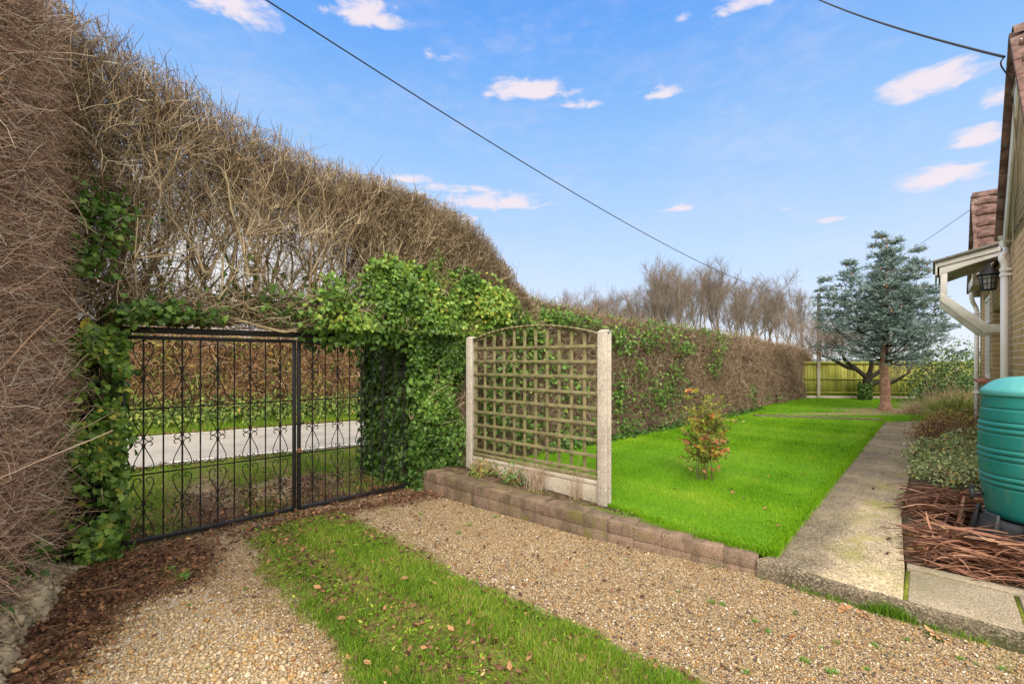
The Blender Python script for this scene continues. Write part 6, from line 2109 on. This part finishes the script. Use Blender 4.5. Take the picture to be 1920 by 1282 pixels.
PY = q[:, 1, None] + np.cumsum(np.sin(aa), 1) * (L / S)[:, None] - (np.sin(aa).sum(1) * L / S / 2)[:, None]
PZ_ = hgt[:, None] - (t_[None] ** 2) * rng.uniform(.0, .35, n)[:, None] + rng.normal(0, .10, n)[:, None] * t_[None] * .8
PZ_ = np.maximum(PZ_, .122 + rng.uniform(0, .02, n)[:, None])
C = np.stack([PX, PY, PZ_], -1)
outk = (C[:, :, :2] - SB) @ KN
dB = np.linalg.norm(C[:, :, :2] - BC[:2], axis=2).min(1)
near_kerb = outk.min(1) > .02
sid = np.stack([-np.sin(aa), np.cos(aa), rng.normal(0, .35, n)[:, None] * np.ones((1, S))], -1)
wd = rng.uniform(.004, .013, n)[:, None] * np.array([.35, .7, .95, 1, 1, .9, .7, .45, .08])[None]
inb = poly_sd(C, BED).min(1)
keep = near_kerb & (dB > .44) & (inb > -.07 - .1 * (rng.uniform(size=n) < .12))
for side in (0,):
    l_ = C - sid * wd[:, :, None]; r_ = C + sid * wd[:, :, None]
    mm = C + np.array([0, 0, -.006])
    V = np.stack([l_, mm, r_], 2)[keep]
    N = len(V)
    i0 = (np.arange(N) * S * 3)[:, None, None] + (np.arange(S - 1) * 3)[None, :, None] + np.array([0, 1])[None, None]
    f = np.stack([i0, i0 + 1, i0 + 4, i0 + 3], -1).reshape(-1, 4)
    g.add(V.reshape(-1, 3), f, np.repeat(np.clip(rng.normal(.48, .22, n), 0, .94)[keep], S * 3))
tag(g.build('dead_strap_leaves', M['flax']), 'heap of dead reddish brown strap leaves spread on the bed', None, kind='stuff')
shrub('bramble_shoot', 'young green bramble shoot standing against the black stand', (3.63, 3.12), .07, .07, .34, 16, 'weed', (.035, .06), stems=4, tone=(.7, .2), mst='twigred')

# heavenly bamboo on the lawn
nb = np.array([*G(1322, 900, LZ), LZ])
nd = thing('bamboo_shrub', 'slender shrub with red and yellow tinted leaves alone on the lawn', 'shrub', tuple(nb))
ns = 11
st = nb + np.c_[rng.normal(0, .045, ns) + .03, rng.normal(0, .045, ns), np.zeros(ns)]
P = grow(st, rng.normal(size=(ns, 3)) * .07 + [0, 0, 1], rng.uniform(.6, 1.3, ns), 10, .035, .02)
P[0] = grow((nb + [-.09, 0, 0])[None], np.array([[-.12, 0, 1]]), np.array([.6]), 10, .03)[0]
P[1] = grow((nb + [-.07, .02, 0])[None], np.array([[-.05, 0, 1]]), np.array([.5]), 10, .03)[0]
g = Geo(); g.tubes(P, taper(ns, 10, .0042, .0022), 5, tone_n(ns, .12, .08)); g.build('stems', M['twig'], nd)
st, d, i, t_ = kids(P, 17, .18, 1.0)
d[:, 2] = d[:, 2] * .5 + .15
LP2 = grow(st, d, rng.uniform(.12, .34, len(st)), 6, .1, -.03)
g = Geo(); g.tubes(LP2, .0012, 3, .5); g.build('leaf_stalks', M['twigred'], nd)
lt = rng.uniform(.1, .55, len(st)); red = rng.uniform(size=len(st)) < np.where(st[:, 2] > 1.15, .25, np.where(st[:, 2] < .75, .22, .07)); lt[red] = rng.uniform(.75, 1, red.sum())
low_ = (t_ < .4) & (rng.uniform(size=len(st)) < .4)
LP3 = LP2[~low_]; lt3 = lt[~low_]
sl, dl, il, tl = kids(LP3, 21, .2, .9)
n = len(sl)
g = Geo(); g.stamps(OVAL[0], OVAL[1], sl, dl + [0, 0, -.1], rand_dir(n, 1.2), rng.uniform(.024, .052, n), np.clip(lt3[il] + rng.normal(0, .1, n), 0, 1)); g.build('leaves', M['nandina'], nd)
# weeds at the trellis foot
for px, py, nl, hh_, lb, mm, tn in ((905, 882, 260, .24, 'bushy yellowing weed at the foot of the far trellis post', 'autumn', (.5, .2)), (965, 895, 300, .26, 'green leafy weed in front of the concrete gravel board', 'weed', (.4, .2)),
                                   (940, 880, 200, .22, 'mixed green weed between the two taller weeds', 'weed', (.35, .2))):
    c = G(px, py + 8, .23) + TN * .02
    shrub('leafy_weed', lb, c, .16, .10, hh_, nl, mm, (.03, .055), stems=22, tone=tn, z0=.22, mst='bramble')
clump('dried_weed', 'dry pale grass tuft against the gravel board', G(1005, 915, .21) + TN * .0, 130, .32, .7, .0022, 'straw', (.6, .2), z0=.2, cat='weed', spread=.05)
clump('dried_weed', 'thin dead stalks leaning before the near concrete post', G(1078, 935, .19), 26, .42, .5, .0022, 'straw', (.35, .2), z0=.18, cat='weed', spread=.04)
g = Geo(); q = scatter(LEDGE, 4200); k = np.clip(.3 + .9 * wave(q[:, 0], q[:, 1], 3.5, 3), 0, 1) > rng.uniform(size=len(q)); q = q[k & (poly_sd(q, LEDGE) > .02)]
n = len(q); g.stamps(OVAL[0], OVAL[1], np.c_[q, np.interp(q[:, 0], [-1, .9], [.265, .18]) + rng.uniform(0, .02, n)], rand_dir(n) * [1, 1, .3], rand_dir(n, 1.8), rng.uniform(.012, .03, n), tone_n(n, .35, .25))
tag(g.build('ledge_weeds', M['autumn']), 'moss, small weeds and leaf bits on the ledge', None, kind='stuff')

# tufts of weed in the gravel, and grass against the kerb
WG = 'weed tufts in the gravel'
wt_ = thing('weed_tuft', 'small green weed tuft growing through the gravel', 'weed', (0, 0, 0), WG)
n = 26
g = Geo(); blades(g, np.c_[rng.normal(0, .018, (n, 2)), np.zeros(n)], rng.uniform(.02, .05, n), .0035, 1.3, tone_n(n, .5, .2), 2); g.build('grass_leaves', M['grass'], wt_)
n = 12
g = Geo(); a = rng.uniform(0, 6.28, n); g.stamps(OVAL[0], OVAL[1], np.c_[rng.normal(0, .01, (n, 2)), np.full(n, .008)], np.c_[np.cos(a), np.sin(a), np.full(n, .3)], rand_dir(n, 3), rng.uniform(.015, .04, n), tone_n(n, .55, .2)); g.build('leaves', M['weed'], wt_)
tp_px = [(1335, 1130), (1355, 1133), (1260, 1125), (1415, 1165), (1570, 1205), (1510, 1240), (1625, 1255), (1700, 1200), (1490, 1150), (1440, 1185), (1540, 1215), (1640, 1210), (1800, 1235), (1830, 1245), (1745, 1190), (1760, 1200), (1215, 1260), (1270, 1110), (1100, 1062), (1175, 1050), (860, 1000), (880, 985), (1010, 975), (930, 970), (790, 965), (305, 1080), (320, 1070), (345, 1085), (460, 1105), (355, 1135), (420, 1240), (385, 1255), (1400, 1262), (1140, 1010), (1340, 1063), (1560, 1262), (1880, 1255)]
for k, (px, py) in enumerate(tp_px):
    p_ = G(px, py)
    s_ = rng.uniform(.35, .95) * (2.2 if 300 < px < 350 else 1)
    if k == 0:
        wt_.location = (*p_, .0); wt_.scale = (s_,) * 3
    else:
        dup(wt_, (*p_, 0), rng.uniform(0, 6), s_)
ck = G(1672, 1128); ck = WALLF[-1] + KD * ((ck - WALLF[-1]) @ KD) - KN * .036
kt = thing('grass_tuft', 'thick green grass tuft growing at the foot of the kerb', 'grass tuft', (*ck, 0))
n = 420
g = Geo(); u = rng.normal(0, .09, n); q = ck + KD * u[:, None] - KN * np.abs(rng.normal(0, .022, n))[:, None]
blades(g, np.c_[q, np.zeros(n)], rng.uniform(.05, .125, n) * np.exp(-(u / .16) ** 2), .0035, .9, tone_n(n, .35, .15), 2); g.build('leaves', M['grass'], kt)
g = Geo(); n = 700; u = rng.uniform(0, 1.2, n); q = WALLF[-1] + KD * u[:, None] * 1.0 - KN * (np.abs(rng.normal(0, .02, n)) + .034)[:, None]
k = rng.uniform(size=n) < np.clip(.25 + wave(u * 3, u, 1.4, 2), .03, 1); q = q[k]
blades(g, np.c_[q, np.zeros(len(q))], rng.uniform(.02, .07, len(q)), .0032, 1.1, tone_n(len(q), .4, .2), 2)
tag(g.build('kerb_grass', M['grass']), 'sparse grass and weed along the kerb foot', None, kind='stuff')

# fallen leaves
def oak_outline(n_l=4):
    pts = [(0, .02)]
    for i in range(n_l):
        x = .16 + i * .2
        wv_ = [.17, .27, .30, .2][i]
        pts += [(x - .06, wv_ * .38), (x - .01, wv_), (x + .07, wv_ * .95)]
    pts += [(.93, .1), (1, 0)]
    return pts


hp = oak_outline()
ol = [(x, y, .10 * math.sin(x * 9) * abs(y) + .12 * abs(y) + .03 * math.sin(5 * x)) for x, y in hp] + [(x, -y, .14 * abs(y) + .04 * math.sin(7 * x)) for x, y in hp[::-1][1:-0]]
OAK = fan(ol, -.01, .5)


def leaf_thing(name, label, px, py, size, tone, group=None, z=None, yaw=None, tmpl=None):
    p_ = G(px, py, z or 0)
    o = thing(name, label, 'leaf', (*p_, (z or 0)), group)
    g = Geo(); a = rng.uniform(0, 6.28) if yaw is None else yaw
    zz = (drive_z(np.array([p_[0]]), np.array([p_[1]]))[0] if z is None else z) + (.026 if tmpl is None else .012)
    tm = tmpl or OAK
    D = np.array([[math.cos(a), math.sin(a), .12 + .25 * max(math.sin(a), 0)]])
    g.stamps(tm[0], tm[1], np.array([[*p_, zz]]) - D * size * .5, D, nrm(rng.normal(size=(1, 3)) * .06 + [-.1, -.4, 1]), np.array([size]), tone)
    g.build('blade', M['oak'] if tmpl is None else M['dry'], o)
    g = Geo(); e = np.array([*p_, zz]) - D[0] * size * .5; g.tubes(np.array([e, e - D[0] * size * .22 + [0, 0, .002]]), .0012, 4, .4); g.build('stalk', M['dry'], o)
    return o


leaf_thing('oak_leaf', 'big pale tan oak leaf lying by the kerb foot', 1758, 1196, .15, .85, yaw=1.9)
leaf_thing('oak_leaf', 'rusty brown oak leaf by the kerb beside the grass tuft', 1586, 1150, .13, .35, yaw=.3)
leaf_thing('oak_leaf', 'crumpled oak leaf overlapping the rusty one under the kerb', 1622, 1158, .11, .55, yaw=2.2)
leaf_thing('oak_leaf', 'dark curled leaf lying on the gravel on its own', 1488, 1202, .07, .0, yaw=.5)
lg = 'leaves on the grass strip'
first = leaf_thing('fallen_leaf', 'dead brown leaf lying on the grass strip', 640, 1165, .06, .85, lg, tmpl=DRY)
sp_px = [(645, 1172), (760, 1095), (860, 1225), (868, 1205), (935, 1210), (1040, 1215), (1068, 1210), (980, 1160), (915, 1165), (845, 1190), (810, 1188), (735, 1185), (780, 1185), (700, 1210), (690, 1250), (840, 1262), (905, 1240), (1000, 1245), (775, 1150), (725, 1120), (850, 1130), (820, 1100), (700, 1060), (660, 1090), (590, 1060), (560, 1010), (620, 1020), (540, 1040), (690, 1010), (755, 1030), (600, 1110), (650, 1130), (880, 1175), (950, 1190), (1090, 1250), (1120, 1235), (800, 1225), (765, 1240), (745, 1265), (960, 1262), (510, 1060), (580, 985), (640, 990)]
for px, py in sp_px:
    p_ = G(px + rng.normal(0, 4), py)
    o = dup(first, (*p_, rng.uniform(.0, .02)), rng.uniform(0, 6), rng.uniform(.55, 1.15))
lg2 = 'leaves on the lawn'
f2 = leaf_thing('fallen_leaf', 'small tan leaf lying on the mown lawn', 1375, 925, .06, .75, lg2, z=LZ + .01, tmpl=DRY)
for px, py in [(1400, 890), (1435, 955), (1445, 980), (1460, 990), (1480, 930), (1520, 860), (1505, 890), (1370, 920), (1395, 935), (1290, 900), (1265, 920), (1440, 895), (1385, 845), (1545, 845), (1330, 965)]:
    dup(f2, (*G(px, py, LZ), LZ + .01), rng.uniform(0, 6), rng.uniform(.6, 1.1))
lg3 = 'dark scraps on the path'
f3 = leaf_thing('fallen_leaf', 'dark wet scrap of leaf lying on the concrete path', 1668, 1013, .06, .05, lg3, z=PZ - .005, tmpl=DRY)
for px, py in [(1666, 1038), (1656, 988), (1637, 917), (1690, 870), (1668, 850), (1690, 840), (1628, 860), (1716, 852), (1710, 870), (1650, 812)]:
    dup(f3, (*G(px, py, PZ), PZ - .005), rng.uniform(0, 6), rng.uniform(.6, 1.0))
